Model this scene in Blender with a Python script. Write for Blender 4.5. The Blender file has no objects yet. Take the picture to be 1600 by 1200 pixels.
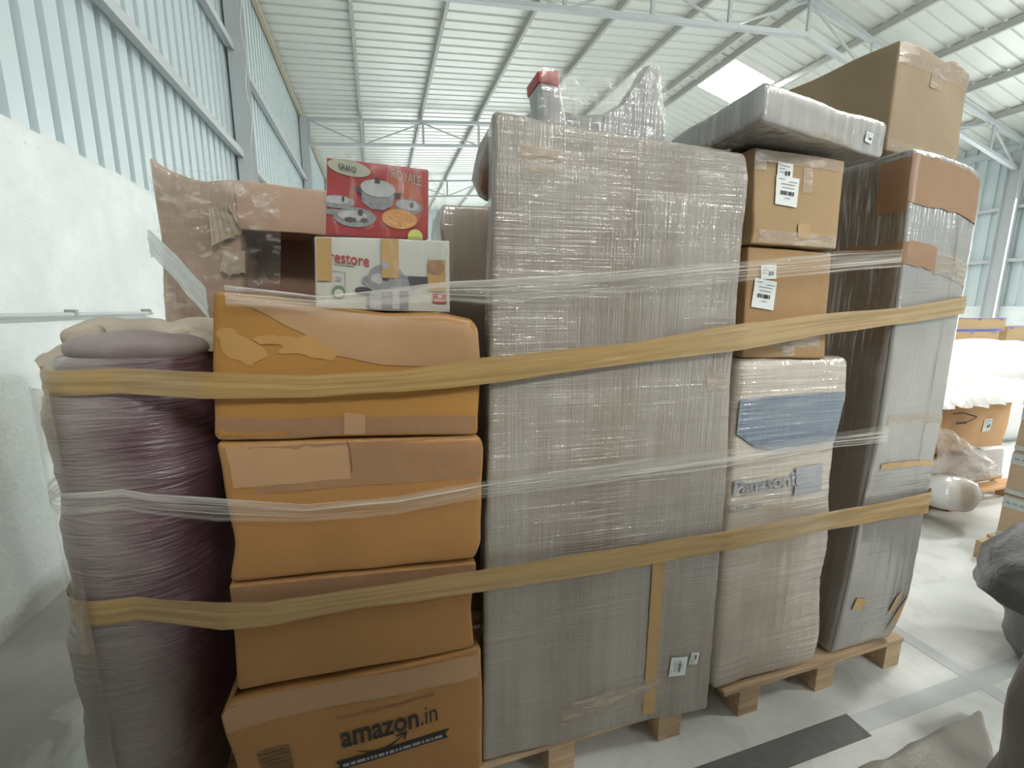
import bpy, bmesh, math, random
from mathutils import Vector, Matrix, noise
random.seed(7)
SC = bpy.context.scene
COL = SC.collection
V = Vector

# ------------------------------------------------------------------ camera, world, light, exposure
cam = bpy.data.cameras.new('camera'); cam.sensor_width = 36.0; cam.lens = 36.0*681/1600
cam.clip_start = 0.02; cam.clip_end = 200
co = bpy.data.objects.new('camera', cam); COL.objects.link(co)
co.matrix_world = Matrix(((0.95683536, 0.04522356, -0.28709045, 0),
                          (-0.29058654, 0.16604945, -0.94233064, 0),
                          (0.00505566, 0.98507990, 0.17202335, 1.5), (0, 0, 0, 1)))
SC.camera = co
SC.view_settings.view_transform = 'Standard'; SC.view_settings.look = 'None'
SC.view_settings.gamma = 1.0; SC.view_settings.use_curve_mapping = False
SC.view_settings.exposure = -1.05
W = bpy.data.worlds.new('sky'); SC.world = W; W.use_nodes = True
W.node_tree.nodes['Background'].inputs[0].default_value = (0.80, 0.90, 1.0, 1)
W.node_tree.nodes['Background'].inputs[1].default_value = 1.0
SC.cycles.use_denoising = True
SC.cycles.sample_clamp_indirect = 6.0
SC.cycles.max_bounces = 10; SC.cycles.diffuse_bounces = 5; SC.cycles.transparent_max_bounces = 24
SKYLIGHT = 150.0

def area_lamp(name, loc, rot, sx, sy, power, col=(0.93, 0.98, 1.0)):
    L = bpy.data.lights.new(name, 'AREA'); L.shape = 'RECTANGLE'; L.size = sx; L.size_y = sy
    L.energy = power; L.color = col
    o = bpy.data.objects.new(name, L); COL.objects.link(o); o.location = loc; o.rotation_euler = rot
    return o
# area lamps out of view; only the side one follows a presumed open door
area_lamp('added_back_glint_lamp', (12.0, -11.8, 5.2), (math.radians(84), 0, 0), 5.0, 1.2, 520)  # unseen lamp, added for glints on the film and light on the fronts
area_lamp('daylight_side_door', (14.6, 5.6, 2.1), (0, math.radians(90), 0), 4.0, 6.5, 600)
area_lamp('added_far_roof_lamp', (6.0, 25.8, 2.4), (math.radians(-90), 0, 0), 9.0, 4.6, 1300)  # unseen lamp, added to brighten the roof and rim the load

# ------------------------------------------------------------------ materials
def M(name):
    m = bpy.data.materials.new(name); m.use_nodes = True
    nt = m.node_tree; b = nt.nodes['Principled BSDF']
    return m, nt, b
def nd(nt, t, **kw):
    n = nt.nodes.new(t)
    for k, v in kw.items():
        if k.startswith('i_'): n.inputs[k[2:].replace('_', ' ')].default_value = v
        else: setattr(n, k, v)
    return n
def lk(nt, a, b): nt.links.new(a, b)
def coords(nt, scale=(1, 1, 1), rot=(0, 0, 0), out='Object'):
    tc = nt.nodes.new('ShaderNodeTexCoord'); mp = nt.nodes.new('ShaderNodeMapping')
    mp.inputs['Scale'].default_value = scale; mp.inputs['Rotation'].default_value = rot
    lk(nt, tc.outputs[out], mp.inputs['Vector']); return mp.outputs['Vector']
def noi(nt, scale, vec, detail=3.0, rough=0.55, dist=0.0):
    n = nt.nodes.new('ShaderNodeTexNoise'); n.inputs['Scale'].default_value = scale
    n.inputs['Detail'].default_value = detail; n.inputs['Roughness'].default_value = rough
    n.inputs['Distortion'].default_value = dist
    lk(nt, vec, n.inputs['Vector']); return n.outputs['Fac']
def ramp(nt, fac, stops):
    r = nt.nodes.new('ShaderNodeValToRGB'); cr = r.color_ramp
    while len(cr.elements) < len(stops): cr.elements.new(0.5)
    for e, (p, c) in zip(cr.elements, stops):
        e.position = p; e.color = (c, c, c, 1) if not hasattr(c, '__len__') else (*c, 1)
    lk(nt, fac, r.inputs['Fac']); return r.outputs['Color']
def mix(nt, fac, a, b, mode='MIX'):
    n = nt.nodes.new('ShaderNodeMix'); n.data_type = 'RGBA'; n.blend_type = mode
    for s, v in ((0, fac), (6, a), (7, b)):
        if hasattr(v, 'is_linked') or isinstance(v, bpy.types.NodeSocket): lk(nt, v, n.inputs[s])
        else: n.inputs[s].default_value = v if s == 0 else (*v, 1)
    return n.outputs[2]
def mth(nt, op, a, b=None):
    n = nt.nodes.new('ShaderNodeMath'); n.operation = op
    for s, v in ((0, a), (1, b)):
        if v is None: continue
        if isinstance(v, bpy.types.NodeSocket): lk(nt, v, n.inputs[s])
        else: n.inputs[s].default_value = v
    return n.outputs[0]
def bump(nt, h, strength, dist, normal=None):
    b = nt.nodes.new('ShaderNodeBump'); b.inputs['Strength'].default_value = strength
    b.inputs['Distance'].default_value = dist; lk(nt, h, b.inputs['Height'])
    if normal: lk(nt, normal, b.inputs['Normal'])
    return b.outputs['Normal']

def plain(name, c, rough=0.6, metal=0.0, var=0.06, scale=20, bmp=0.0):
    m, nt, b = M(name)
    n = noi(nt, scale, coords(nt), 4)
    lk(nt, mix(nt, n, tuple(x*(1-var) for x in c), tuple(min(1, x*(1+var)) for x in c)), b.inputs['Base Color'])
    b.inputs['Roughness'].default_value = rough; b.inputs['Metallic'].default_value = metal
    if bmp: lk(nt, bump(nt, n, bmp, 0.002), b.inputs['Normal'])
    return m

def cardboard(name, c, film=0.0, var=0.16):
    """kraft board; film > 0 adds clear tape/film gloss over it"""
    m, nt, b = M(name)
    v = coords(nt)
    n1 = noi(nt, 4.0, v, 3); n2 = noi(nt, 90, coords(nt, (1, 1, 4)), 2)
    c1 = mix(nt, n1, tuple(x*(1-var) for x in c), tuple(x*(1+var) for x in c))
    c2 = mix(nt, mth(nt, 'MULTIPLY', n2, 0.25), c1, tuple(x*0.75 for x in c))
    lk(nt, c2, b.inputs['Base Color'])
    b.inputs['Roughness'].default_value = 0.62 - 0.3*film
    b.inputs['Specular IOR Level'].default_value = 0.35
    w = nt.nodes.new('ShaderNodeTexWave'); w.inputs['Scale'].default_value = 38; w.bands_direction = 'X'
    w.inputs['Distortion'].default_value = 0.6
    lk(nt, v, w.inputs['Vector'])
    nb = bump(nt, w.outputs['Fac'], 0.03, 0.002)
    nb = bump(nt, noi(nt, 14, coords(nt, (1, 1, 2.2)), 4), 0.25 + 0.35*film, 0.006, nb)
    lk(nt, nb, b.inputs['Normal'])
    if film:
        b.inputs['Coat Weight'].default_value = film; b.inputs['Coat Roughness'].default_value = 0.18
        st = noi(nt, 1.0, coords(nt, (14, 14, 60), (0, 0.15, 0)), 4, 0.6, 0.6)
        lk(nt, bump(nt, st, 0.5*film, 0.012), b.inputs['Coat Normal'])
    return m

def wrapped(name, c, haze=(0.55, 0.54, 0.52), h0=0.25, h1=0.75, vert=1.0, hor=1.0, rough=0.22, tilt=0.06,
            c2=None, gloss=1.0, sc=1.0, bs=1.0):
    """board or padding seen through many turns of stretch film: fine crossed creases, milky where the film piles up"""
    m, nt, b = M(name)
    v = coords(nt)
    sv = noi(nt, 1.0, coords(nt, (95*sc, 95*sc, 2.2), (0, tilt*0.4, 0)), 5, 0.62, 0.35)
    sh = noi(nt, 1.0, coords(nt, (2.6, 2.6, 110*sc), (0, tilt, 0)), 5, 0.62, 0.35)
    mv = noi(nt, 2.4, coords(nt, (1, 1, 0.8)), 3, 0.5)
    mh = noi(nt, 3.1, coords(nt, (0.7, 0.7, 1.6)), 3, 0.5)
    mvr = ramp(nt, mv, [(0.36, 0.15), (0.62, 1.0)]); mhr = ramp(nt, mh, [(0.38, 0.12), (0.60, 1.0)])
    cv = mth(nt, 'MULTIPLY', ramp(nt, sv, [(0.50, 0.0), (0.66, 1.0)]), mvr)
    ch = mth(nt, 'MULTIPLY', ramp(nt, sh, [(0.50, 0.0), (0.66, 1.0)]), mhr)
    creases = mth(nt, 'ADD', mth(nt, 'MULTIPLY', cv, vert), mth(nt, 'MULTIPLY', ch, hor))
    big = noi(nt, 2.0, v, 4, 0.6, 0.8)
    base = mix(nt, ramp(nt, big, [(0.35, 0.0), (0.65, 1.0)]), c, c2 or tuple(x*0.82 for x in c))
    f = mth(nt, 'ADD', h0, mth(nt, 'MULTIPLY', creases, h1 - h0))
    f = mth(nt, 'MINIMUM', f, 0.92)
    lk(nt, mix(nt, f, base, haze), b.inputs['Base Color'])
    b.inputs['Roughness'].default_value = rough + 0.12
    b.inputs['Coat Weight'].default_value = gloss; b.inputs['Coat Roughness'].default_value = rough*0.4
    b.inputs['Coat IOR'].default_value = 1.65
    h = mth(nt, 'ADD', mth(nt, 'MULTIPLY', mth(nt, 'MULTIPLY', sv, mvr), vert), mth(nt, 'MULTIPLY', mth(nt, 'MULTIPLY', sh, mhr), hor))
    nb = bump(nt, h, 0.9*bs, 0.003)
    nb = bump(nt, noi(nt, 9, coords(nt, (1, 1, 0.6)), 3), 0.35*bs, 0.008, nb)
    lk(nt, nb, b.inputs['Normal'])
    gv = mth(nt, 'MULTIPLY', mth(nt, 'MULTIPLY', noi(nt, 1.0, coords(nt, (80*sc, 80*sc, 1.8), (0, tilt*0.4, 0)), 1, 0.4, 0.3), mvr), vert)
    gh = mth(nt, 'MULTIPLY', mth(nt, 'MULTIPLY', noi(nt, 1.0, coords(nt, (2.2, 2.2, 90*sc), (0, tilt, 0)), 1, 0.4, 0.3), mhr), hor)
    nc = bump(nt, noi(nt, 9, coords(nt, (1, 1, 0.6)), 3), 0.35*bs, 0.008)
    lk(nt, bump(nt, mth(nt, 'ADD', gv, gh), bs, 0.010, nc), b.inputs['Coat Normal'])
    return m

def silver_film(name, c, c2, haze):
    m, nt, b = M(name)
    def ridge(scale, rot, w, sc=1.0):
        n = noi(nt, sc, coords(nt, scale, rot), 2, 0.5, 0.25)
        d = mth(nt, 'ABSOLUTE', mth(nt, 'SUBTRACT', n, 0.5))
        return ramp(nt, d, [(0.0, 1.0), (w, 0.0)])
    big = noi(nt, 2.0, coords(nt), 4, 0.6, 0.8)
    mv = ramp(nt, noi(nt, 2.6, coords(nt, (1, 1, 0.7)), 3), [(0.40, 0.0), (0.60, 1.0)])
    mh = ramp(nt, noi(nt, 2.9, coords(nt, (0.8, 0.8, 1.7), (0, 0, 0.7)), 3), [(0.42, 0.05), (0.60, 1.0)])
    v1 = ridge((150, 150, 1.6), (0, 0.03, 0), 0.045); v2 = ridge((60, 60, 2.4), (0, 0.05, 0), 0.03)
    h1 = ridge((2.0, 2.0, 170), (0, 0.12, 0), 0.045); h2 = ridge((3.0, 3.0, 70), (0, 0.16, 0), 0.03)
    fine = noi(nt, 1.0, coords(nt, (330, 330, 3)), 3, 0.6); fineh = noi(nt, 1.0, coords(nt, (4, 4, 330), (0, 0.1, 0)), 3, 0.6)
    V_ = mth(nt, 'MULTIPLY', mth(nt, 'MAXIMUM', v1, v2), mv); H_ = mth(nt, 'MULTIPLY', mth(nt, 'MAXIMUM', h1, h2), mh)
    lines = mth(nt, 'MAXIMUM', V_, H_)
    base = mix(nt, ramp(nt, big, [(0.35, 0.0), (0.65, 1.0)]), c, c2)
    band = ramp(nt, noi(nt, 1.0, coords(nt, (9, 9, 0.7)), 3, 0.6), [(0.40, 0.0), (0.62, 0.22)])
    f = mth(nt, 'ADD', mth(nt, 'MULTIPLY', lines, 0.20), mth(nt, 'MULTIPLY', mth(nt, 'ADD', fine, fineh), 0.20))
    f = mth(nt, 'ADD', f, band)
    lk(nt, mix(nt, mth(nt, 'MINIMUM', f, 0.85), base, haze), b.inputs['Base Color'])
    b.inputs['Roughness'].default_value = 0.42
    b.inputs['Coat Weight'].default_value = 1.0; b.inputs['Coat Roughness'].default_value = 0.06; b.inputs['Coat IOR'].default_value = 1.75
    h = mth(nt, 'ADD', lines, mth(nt, 'MULTIPLY', mth(nt, 'ADD', fine, fineh), 0.35))
    nb = bump(nt, noi(nt, 7, coords(nt, (1, 1, 0.6)), 4), 0.6, 0.012)
    gv = mth(nt, 'MULTIPLY', noi(nt, 1.0, coords(nt, (105, 105, 1.3), (0, 0.05, 0)), 2, 0.5, 0.7), ramp(nt, mv, [(0.0, 0.2), (1.0, 1.0)]))
    gh = mth(nt, 'MULTIPLY', noi(nt, 1.0, coords(nt, (1.8, 1.8, 115), (0, 0.15, 0)), 2, 0.5, 0.7), ramp(nt, mh, [(0.0, 0.15), (1.0, 1.0)]))
    nb = bump(nt, mth(nt, 'ADD', mth(nt, 'MULTIPLY', gv, 1.25), gh), 1.0, 0.010, nb)
    lk(nt, nb, b.inputs['Coat Normal']); lk(nt, bump(nt, h, 0.3, 0.003), b.inputs['Normal'])
    return m

def film(name, tint=(0.86, 0.87, 0.85), lo=0.10, hi=0.7, scale=(3, 3, 40), rough=0.12, rot=(0, 0, 0), out='Object', dens=0.5, bs=0.9):
    """clear stretch film: mostly see-through, milky in the folds, glossy"""
    m, nt, b = M(name)
    vec = coords(nt, scale, rot, out)
    s = noi(nt, 1.0, vec, 5, 0.6, 0.5)
    big = noi(nt, 3.0, coords(nt, (1, 1, 1), (0, 0, 0), out), 2)
    f = ramp(nt, mth(nt, 'ADD', s, mth(nt, 'MULTIPLY', mth(nt, 'SUBTRACT', big, 0.5), 0.3)), [(dens-0.04, lo), (dens+0.17, hi)])
    b.inputs['Base Color'].default_value = (*tint, 1); b.inputs['Roughness'].default_value = rough
    b.inputs['Specular IOR Level'].default_value = 0.9
    lk(nt, bump(nt, s, bs, 0.005), b.inputs['Normal'])
    tr = nt.nodes.new('ShaderNodeBsdfTransparent'); tr.inputs[0].default_value = (1, 1, 1, 1)
    mx = nt.nodes.new('ShaderNodeMixShader'); out_ = nt.nodes['Material Output']
    lk(nt, f, mx.inputs[0]); lk(nt, tr.outputs[0], mx.inputs[1]); lk(nt, b.outputs[0], mx.inputs[2])
    lk(nt, mx.outputs[0], out_.inputs['Surface'])
    return m

def metal_sheet(name, c, rough=0.35):
    m, nt, b = M(name)
    n = noi(nt, 1.2, coords(nt, (1, 1, 0.4)), 4)
    n2 = noi(nt, 24, coords(nt), 3)
    c1 = mix(nt, n, tuple(x*0.93 for x in c), tuple(min(1, x*1.06) for x in c))
    lk(nt, mix(nt, mth(nt, 'MULTIPLY', n2, 0.15), c1, tuple(x*0.8 for x in c)), b.inputs['Base Color'])
    b.inputs['Roughness'].default_value = rough; b.inputs['Metallic'].default_value = 0.15
    b.inputs['Specular IOR Level'].default_value = 0.6
    return m

def plaster(name):
    m, nt, b = M(name)
    v = coords(nt)
    n = noi(nt, 2.2, v, 6, 0.65); f = noi(nt, 38, coords(nt, (1, 1.3, 1)), 5, 0.7)
    pits = ramp(nt, noi(nt, 26, v, 6, 0.75), [(0.28, 0.0), (0.36, 1.0)])
    c = mix(nt, ramp(nt, n, [(0.35, 0.0), (0.68, 1.0)]), (0.70, 0.76, 0.75), (0.83, 0.87, 0.86))
    c = mix(nt, pits, (0.42, 0.47, 0.46), c)
    sep = nt.nodes.new('ShaderNodeSeparateXYZ'); tc = nt.nodes.new('ShaderNodeTexCoord')
    lk(nt, tc.outputs['Object'], sep.inputs[0])
    d = mth(nt, 'ADD', sep.outputs['Z'], mth(nt, 'MULTIPLY', mth(nt, 'SUBTRACT', n, 0.5), 0.5))
    dirt = ramp(nt, d, [(0.02, 1.0), (0.16, 0.0)])
    c = mix(nt, mth(nt, 'MULTIPLY', dirt, 0.7), c, (0.33, 0.31, 0.26))
    lk(nt, c, b.inputs['Base Color']); b.inputs['Roughness'].default_value = 0.85
    nb = bump(nt, n, 0.5, 0.05); nb = bump(nt, f, 0.5, 0.006, nb); lk(nt, nb, b.inputs['Normal'])
    return m

def floor_mat():
    m, nt, b = M('concrete_floor')
    v = coords(nt)
    n = noi(nt, 0.9, v, 6, 0.6); f = noi(nt, 22, v, 6, 0.7); g = noi(nt, 5, v, 5, 0.65, 0.8)
    c = mix(nt, ramp(nt, n, [(0.3, 0.0), (0.7, 1.0)]), (0.64, 0.66, 0.64), (0.79, 0.81, 0.79))
    c = mix(nt, mth(nt, 'MULTIPLY', ramp(nt, g, [(0.50, 0.0), (0.62, 1.0)]), 0.28), c, (0.44, 0.43, 0.39))
    c = mix(nt, mth(nt, 'MULTIPLY', f, 0.2), c, (0.42, 0.41, 0.38))
    # brown dust swept against the left hand wall
    sep = nt.nodes.new('ShaderNodeSeparateXYZ'); tc = nt.nodes.new('ShaderNodeTexCoord')
    lk(nt, tc.outputs['Object'], sep.inputs[0])
    d = mth(nt, 'ADD', sep.outputs['X'], mth(nt, 'MULTIPLY', mth(nt, 'SUBTRACT', g, 0.5), 0.45))
    c = mix(nt, ramp(nt, d, [(0.02, 0.85), (0.045, 0.0)]) if False else mth(nt, 'MULTIPLY', ramp(nt, mth(nt, 'ADD', d, 2.0), [(0.8, 1.0), (1.15, 0.0)]), 0.8), c, (0.20, 0.185, 0.155))
    lk(nt, c, b.inputs['Base Color'])
    lk(nt, ramp(nt, g, [(0.3, 0.35), (0.7, 0.6)]), b.inputs['Roughness'])
    b.inputs['Specular IOR Level'].default_value = 0.45
    lk(nt, bump(nt, f, 0.25, 0.003, bump(nt, g, 0.2, 0.006)), b.inputs['Normal'])
    return m

def wood(name, c, dark=0.6):
    m, nt, b = M(name)
    g = noi(nt, 1.0, coords(nt, (3, 40, 40)), 5, 0.6, 1.2)
    n = noi(nt, 3.0, coords(nt), 3)
    col = mix(nt, ramp(nt, g, [(0.35, 0.0), (0.65, 1.0)]), tuple(x*dark for x in c), c)
    lk(nt, mix(nt, mth(nt, 'MULTIPLY', n, 0.3), col, tuple(x*0.6 for x in c)), b.inputs['Base Color'])
    b.inputs['Roughness'].default_value = 0.75
    lk(nt, bump(nt, g, 0.3, 0.003), b.inputs['Normal'])
    return m

def emis(name, c, s):
    m, nt, b = M(name)
    b.inputs['Base Color'].default_value = (*c, 1)
    b.inputs['Emission Color'].default_value = (*c, 1); b.inputs['Emission Strength'].default_value = s
    return m

MT = {}
MT['floor'] = floor_mat(); MT['plaster'] = plaster('whitewashed_plaster')
MT['clad'] = metal_sheet('blue_white_cladding', (0.60, 0.68, 0.70)); MT['roofsheet'] = metal_sheet('cream_roof_sheet', (0.74, 0.75, 0.70), 0.4)
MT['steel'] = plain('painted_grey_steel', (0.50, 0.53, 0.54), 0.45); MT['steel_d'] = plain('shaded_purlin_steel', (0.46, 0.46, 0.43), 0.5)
MT['skylight'] = emis('skylight_sheet', (1.0, 0.99, 0.95), SKYLIGHT)
MT['card_a'] = cardboard('kraft_board', (0.36, 0.22, 0.10)); MT['card_film'] = cardboard('kraft_board_under_film', (0.42, 0.27, 0.13), 0.7)
MT['card_pink'] = cardboard('dull_pink_kraft_board', (0.43, 0.29, 0.21), 0.3); MT['card_dark'] = cardboard('dark_brown_board', (0.25, 0.15, 0.10), 0.5)
MT['card_torn'] = cardboard('torn_grey_brown_board', (0.36, 0.29, 0.21)); MT['card_light'] = cardboard('pale_kraft_board', (0.37, 0.25, 0.125)); MT['card_orange'] = cardboard('orange_kraft_board', (0.56, 0.34, 0.17))
MT['tape'] = plain('brown_packing_tape', (0.29, 0.165, 0.088), 0.28, 0, 0.12, 30, 0.3)
MT['tape_clear'] = film('clear_packing_tape', (0.60, 0.50, 0.40), 0.35, 0.75, (10, 10, 40), 0.15)
MT['tape_tan'] = plain('tan_packing_tape', (0.42, 0.27, 0.11), 0.3, 0, 0.1, 30, 0.3)
MT['ink'] = plain('black_ink', (0.02, 0.018, 0.016), 0.6); MT['ink_soft'] = plain('faded_brown_ink', (0.16, 0.09, 0.04), 0.7)
MT['ink_grey'] = plain('grey_ink', (0.30, 0.31, 0.33), 0.7)
MT['paper'] = plain('white_label_paper', (0.78, 0.82, 0.80), 0.55, 0, 0.02)
MT['wood'] = wood('pale_pallet_wood', (0.62, 0.44, 0.27)); MT['wood_o'] = wood('orange_pallet_wood', (0.66, 0.38, 0.18))
MT['film'] = film('clear_stretch_film'); MT['film_dense'] = film('folded_stretch_film', (0.85, 0.86, 0.84), 0.35, 0.9, (30, 30, 4))

# ------------------------------------------------------------------ object helpers
def tag(o, label=None, cat=None, group=None, kind=None):
    if label: o['label'] = label
    if cat: o['category'] = cat
    if group: o['group'] = group
    if kind: o['kind'] = kind
    return o
def thing(name, label, cat, loc, group=None):
    o = bpy.data.objects.new(name, None); COL.objects.link(o); o.location = loc; o.empty_display_size = 0.1
    return tag(o, label, cat, group)
def mesh_obj(name, verts, faces, mat, parent=None, origin=None, smooth=True, uvs=None):
    """verts in world coordinates; stored relative to origin / the parent's location"""
    og = V(parent_world(parent)) if parent else V(origin or (0, 0, 0))
    me = bpy.data.meshes.new(name)
    me.from_pydata([tuple(V(p) - og) for p in verts], [], faces)
    me.materials.append(mat)
    if smooth:
        for p in me.polygons: p.use_smooth = True
    if uvs:
        ul = me.uv_layers.new(name='UVMap')
        for l in me.loops: ul.data[l.index].uv = uvs[l.vertex_index]
    me.update()
    o = bpy.data.objects.new(name, me); COL.objects.link(o)
    if parent: o.parent = parent
    else: o.location = og
    return o
def parent_world(p):
    l = V((0, 0, 0))
    while p: l += V(p.location); p = p.parent
    return l
class MB:
    """collects boxes and bars into one mesh"""
    def __init__(s): s.v = []; s.f = []
    def add(s, vs, fs):
        n = len(s.v); s.v += [V(p) for p in vs]; s.f += [tuple(i+n for i in f) for f in fs]
    def box(s, x0, x1, y0, y1, z0, z1):
        s.add([(x0, y0, z0), (x1, y0, z0), (x1, y1, z0), (x0, y1, z0), (x0, y0, z1), (x1, y0, z1), (x1, y1, z1), (x0, y1, z1)],
              [(0, 3, 2, 1), (4, 5, 6, 7), (0, 1, 5, 4), (1, 2, 6, 5), (2, 3, 7, 6), (3, 0, 4, 7)])
    def bar(s, a, b, w, h, up=(0, 0, 1)):
        a, b = V(a), V(b); d = (b-a).normalized(); u = V(up)
        r = d.cross(u).normalized(); u = r.cross(d).normalized()
        vs = [p + r*sx*w/2 + u*sz*h/2 for p in (a, b) for sx, sz in ((-1, -1), (1, -1), (1, 1), (-1, 1))]
        s.add(vs, [(0, 1, 2, 3), (7, 6, 5, 4), (0, 4, 5, 1), (1, 5, 6, 2), (2, 6, 7, 3), (3, 7, 4, 0)])
    def tube(s, pts, r, n=8):
        rings = []
        for i, p in enumerate(pts):
            p = V(p); d = (V(pts[min(i+1, len(pts)-1)]) - V(pts[max(i-1, 0)])).normalized()
            a = d.cross(V((0, 0, 1))) if abs(d.z) < 0.9 else d.cross(V((1, 0, 0)))
            a.normalize(); c = d.cross(a)
            rings.append([p + (a*math.cos(2*math.pi*k/n) + c*math.sin(2*math.pi*k/n))*r for k in range(n)])
        n0 = len(s.v); s.v += [q for R in rings for q in R]
        for i in range(len(rings)-1):
            for k in range(n):
                k2 = (k+1) % n; s.f.append((n0+i*n+k, n0+i*n+k2, n0+(i+1)*n+k2, n0+(i+1)*n+k))
        s.f.append(tuple(n0+k for k in reversed(range(n)))); s.f.append(tuple(n0+(len(rings)-1)*n+k for k in range(n)))
    def build(s, name, mat, parent=None, origin=None, smooth=False, bevel=0):
        o = mesh_obj(name, s.v, s.f, mat, parent, origin, smooth)
        if bevel:
            md = o.modifiers.new('bevel', 'BEVEL'); md.width = bevel; md.segments = 2; md.limit_method = 'ANGLE'
        return o
def struct(name, mb, mat, origin=(0, 0, 0), smooth=False):
    o = mb.build(name, mat, None, origin, smooth); o['kind'] = 'structure'; return o

def lerp_list(L, t):
    if t <= L[0][0]: return L[0][1]
    for (a, x), (b, y) in zip(L, L[1:]):
        if t <= b:
            k = (t-a)/(b-a); k = k*k*(3-2*k)*0.5 + k*0.5
            return x + (y-x)*k
    return L[-1][1]

class Box:
    """a dented, round-edged box. front = BL, BR, TR, TL corners; depth = vector to the back face.
    lp / rp: optional list (w, x) bending the left / right side; tp: list (s, dz) bending the top front rim"""
    def __init__(s, front, depth, r=0.012, amp=0.004, freq=5.0, bulge=0.0, lp=None, rp=None, tp=None, seed=0, back=None, wr=0.0, botp=None):
        s.F = [V(p) for p in front]; d = V(depth); s.B = [V(p) for p in back] if back else [p + d for p in s.F]
        s.r = r; s.amp = amp; s.freq = freq; s.bulge = bulge; s.lp = lp; s.rp = rp; s.tp = tp; s.seed = V((seed*3.7, seed*1.3, seed*2.1)); s.wr = wr; s.botp = botp
        s.Ls = ((s.F[1]-s.F[0]).length + (s.F[2]-s.F[3]).length)/2
        s.Lt = (s.B[0]-s.F[0]).length; s.Lw = ((s.F[3]-s.F[0]).length + (s.F[2]-s.F[1]).length)/2
        s.es = (s.F[1]-s.F[0]).normalized(); s.et = (s.B[0]-s.F[0]).normalized(); s.ew = (s.F[3]-s.F[0]).normalized()
        c = sum((p for p in s.F[:2]+s.B[:2]), V((0, 0, 0)))/4; s.base = V((c.x, c.y, min(p.z for p in s.F)))
    def tri(s, a, t, w):
        F, B = s.F, s.B
        def q(P): return P[0]*(1-a)*(1-w) + P[1]*a*(1-w) + P[2]*a*w + P[3]*(1-a)*w
        p = q(F)*(1-t) + q(B)*t
        if s.lp: p += V((lerp_list(s.lp, w) - (F[0].x*(1-w)+F[3].x*w), 0, 0))*(1-a)
        if s.rp: p += V((lerp_list(s.rp, w) - (F[1].x*(1-w)+F[2].x*w), 0, 0))*a
        if s.tp: p += V((0, 0, lerp_list(s.tp, a)))*w*(1-0.5*t)
        if s.botp: p += V((0, 0, lerp_list(s.botp, a)))*(1-w)
        return p
    def pt(s, a, t, w, off=0.0):
        """a, t, w in metres within Ls, Lt, Lw"""
        r = min(s.r, s.Ls*0.45, s.Lt*0.45, s.Lw*0.45)
        i = V((min(max(a, r), s.Ls-r), min(max(t, r), s.Lt-r), min(max(w, r), s.Lw-r)))
        q = V((a, t, w)) - i
        if q.length > 1e-9:
            d = q.normalized(); q = i + d*r
        else: d = V((0, 0, 0)); q = i
        u = V((q.x/s.Ls, q.y/s.Lt, q.z/s.Lw))
        p = s.tri(u.x, u.y, u.z)
        nrm = s.es*d.x + s.et*d.y + s.ew*d.z
        if nrm.length < 1e-6: return p
        nrm.normalize()
        disp = s.amp*noise.noise((p + s.seed)*s.freq)*2 + s.amp*0.5*noise.noise((p - s.seed)*s.freq*2.7)
        if s.wr: disp += s.wr*noise.noise(V((p.x*4, p.y*4, p.z*38)) + s.seed)*1.2 + s.wr*noise.noise(V((p.x*45, p.y*45, p.z*3)) + s.seed)
        if s.bulge:
            k = 1.0
            for uu, dd in ((u.x, d.x), (u.y, d.y), (u.z, d.z)):
                if abs(dd) < 0.7: k *= math.sin(math.pi*min(max(uu, 0), 1))
            disp += s.bulge*k
        return p + nrm*(disp + off)
    def ticks(s, L, step):
        r = min(s.r, L*0.45); n = max(2, int((L-2*r)/step))
        return [0, r*0.25, r*0.6] + [r + (L-2*r)*k/n for k in range(n+1)] + [L-r*0.6, L-r*0.25, L]
    def build(s, name, mat, parent=None, step=0.03):
        A, T, Wt = s.ticks(s.Ls, step), s.ticks(s.Lt, step*1.5), s.ticks(s.Lw, step)
        idx = {}; vs = []; fs = []
        def g(i, j, k):
            key = (i, j, k)
            if key not in idx: idx[key] = len(vs); vs.append(s.pt(A[i], T[j], Wt[k]))
            return idx[key]
        na, nt_, nw = len(A)-1, len(T)-1, len(Wt)-1
        for i in range(na):
            for k in range(nw):
                fs.append((g(i, 0, k), g(i+1, 0, k), g(i+1, 0, k+1), g(i, 0, k+1)))
                fs.append((g(i, nt_, k), g(i, nt_, k+1), g(i+1, nt_, k+1), g(i+1, nt_, k)))
        for j in range(nt_):
            for k in range(nw):
                fs.append((g(0, j, k), g(0, j, k+1), g(0, j+1, k+1), g(0, j+1, k)))
                fs.append((g(na, j, k), g(na, j+1, k), g(na, j+1, k+1), g(na, j, k+1)))
        for i in range(na):
            for j in range(nt_):
                fs.append((g(i, j, nw), g(i+1, j, nw), g(i+1, j+1, nw), g(i, j+1, nw)))
                fs.append((g(i, j, 0), g(i, j+1, 0), g(i+1, j+1, 0), g(i+1, j, 0)))
        return mesh_obj(name, vs, fs, mat, parent)
    def face(s, f, u, v, off):
        """u, v in 0..1 on a face -> point"""
        if f == 'front': return s.pt(u*s.Ls, 0, v*s.Lw, off)
        if f == 'left': return s.pt(0, (1-u)*s.Lt, v*s.Lw, off)
        if f == 'right': return s.pt(s.Ls, u*s.Lt, v*s.Lw, off)
        if f == 'top': return s.pt(u*s.Ls, v*s.Lt, s.Lw, off)
        if f == 'bottom': return s.pt(u*s.Ls, v*s.Lt, 0, off)
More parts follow.
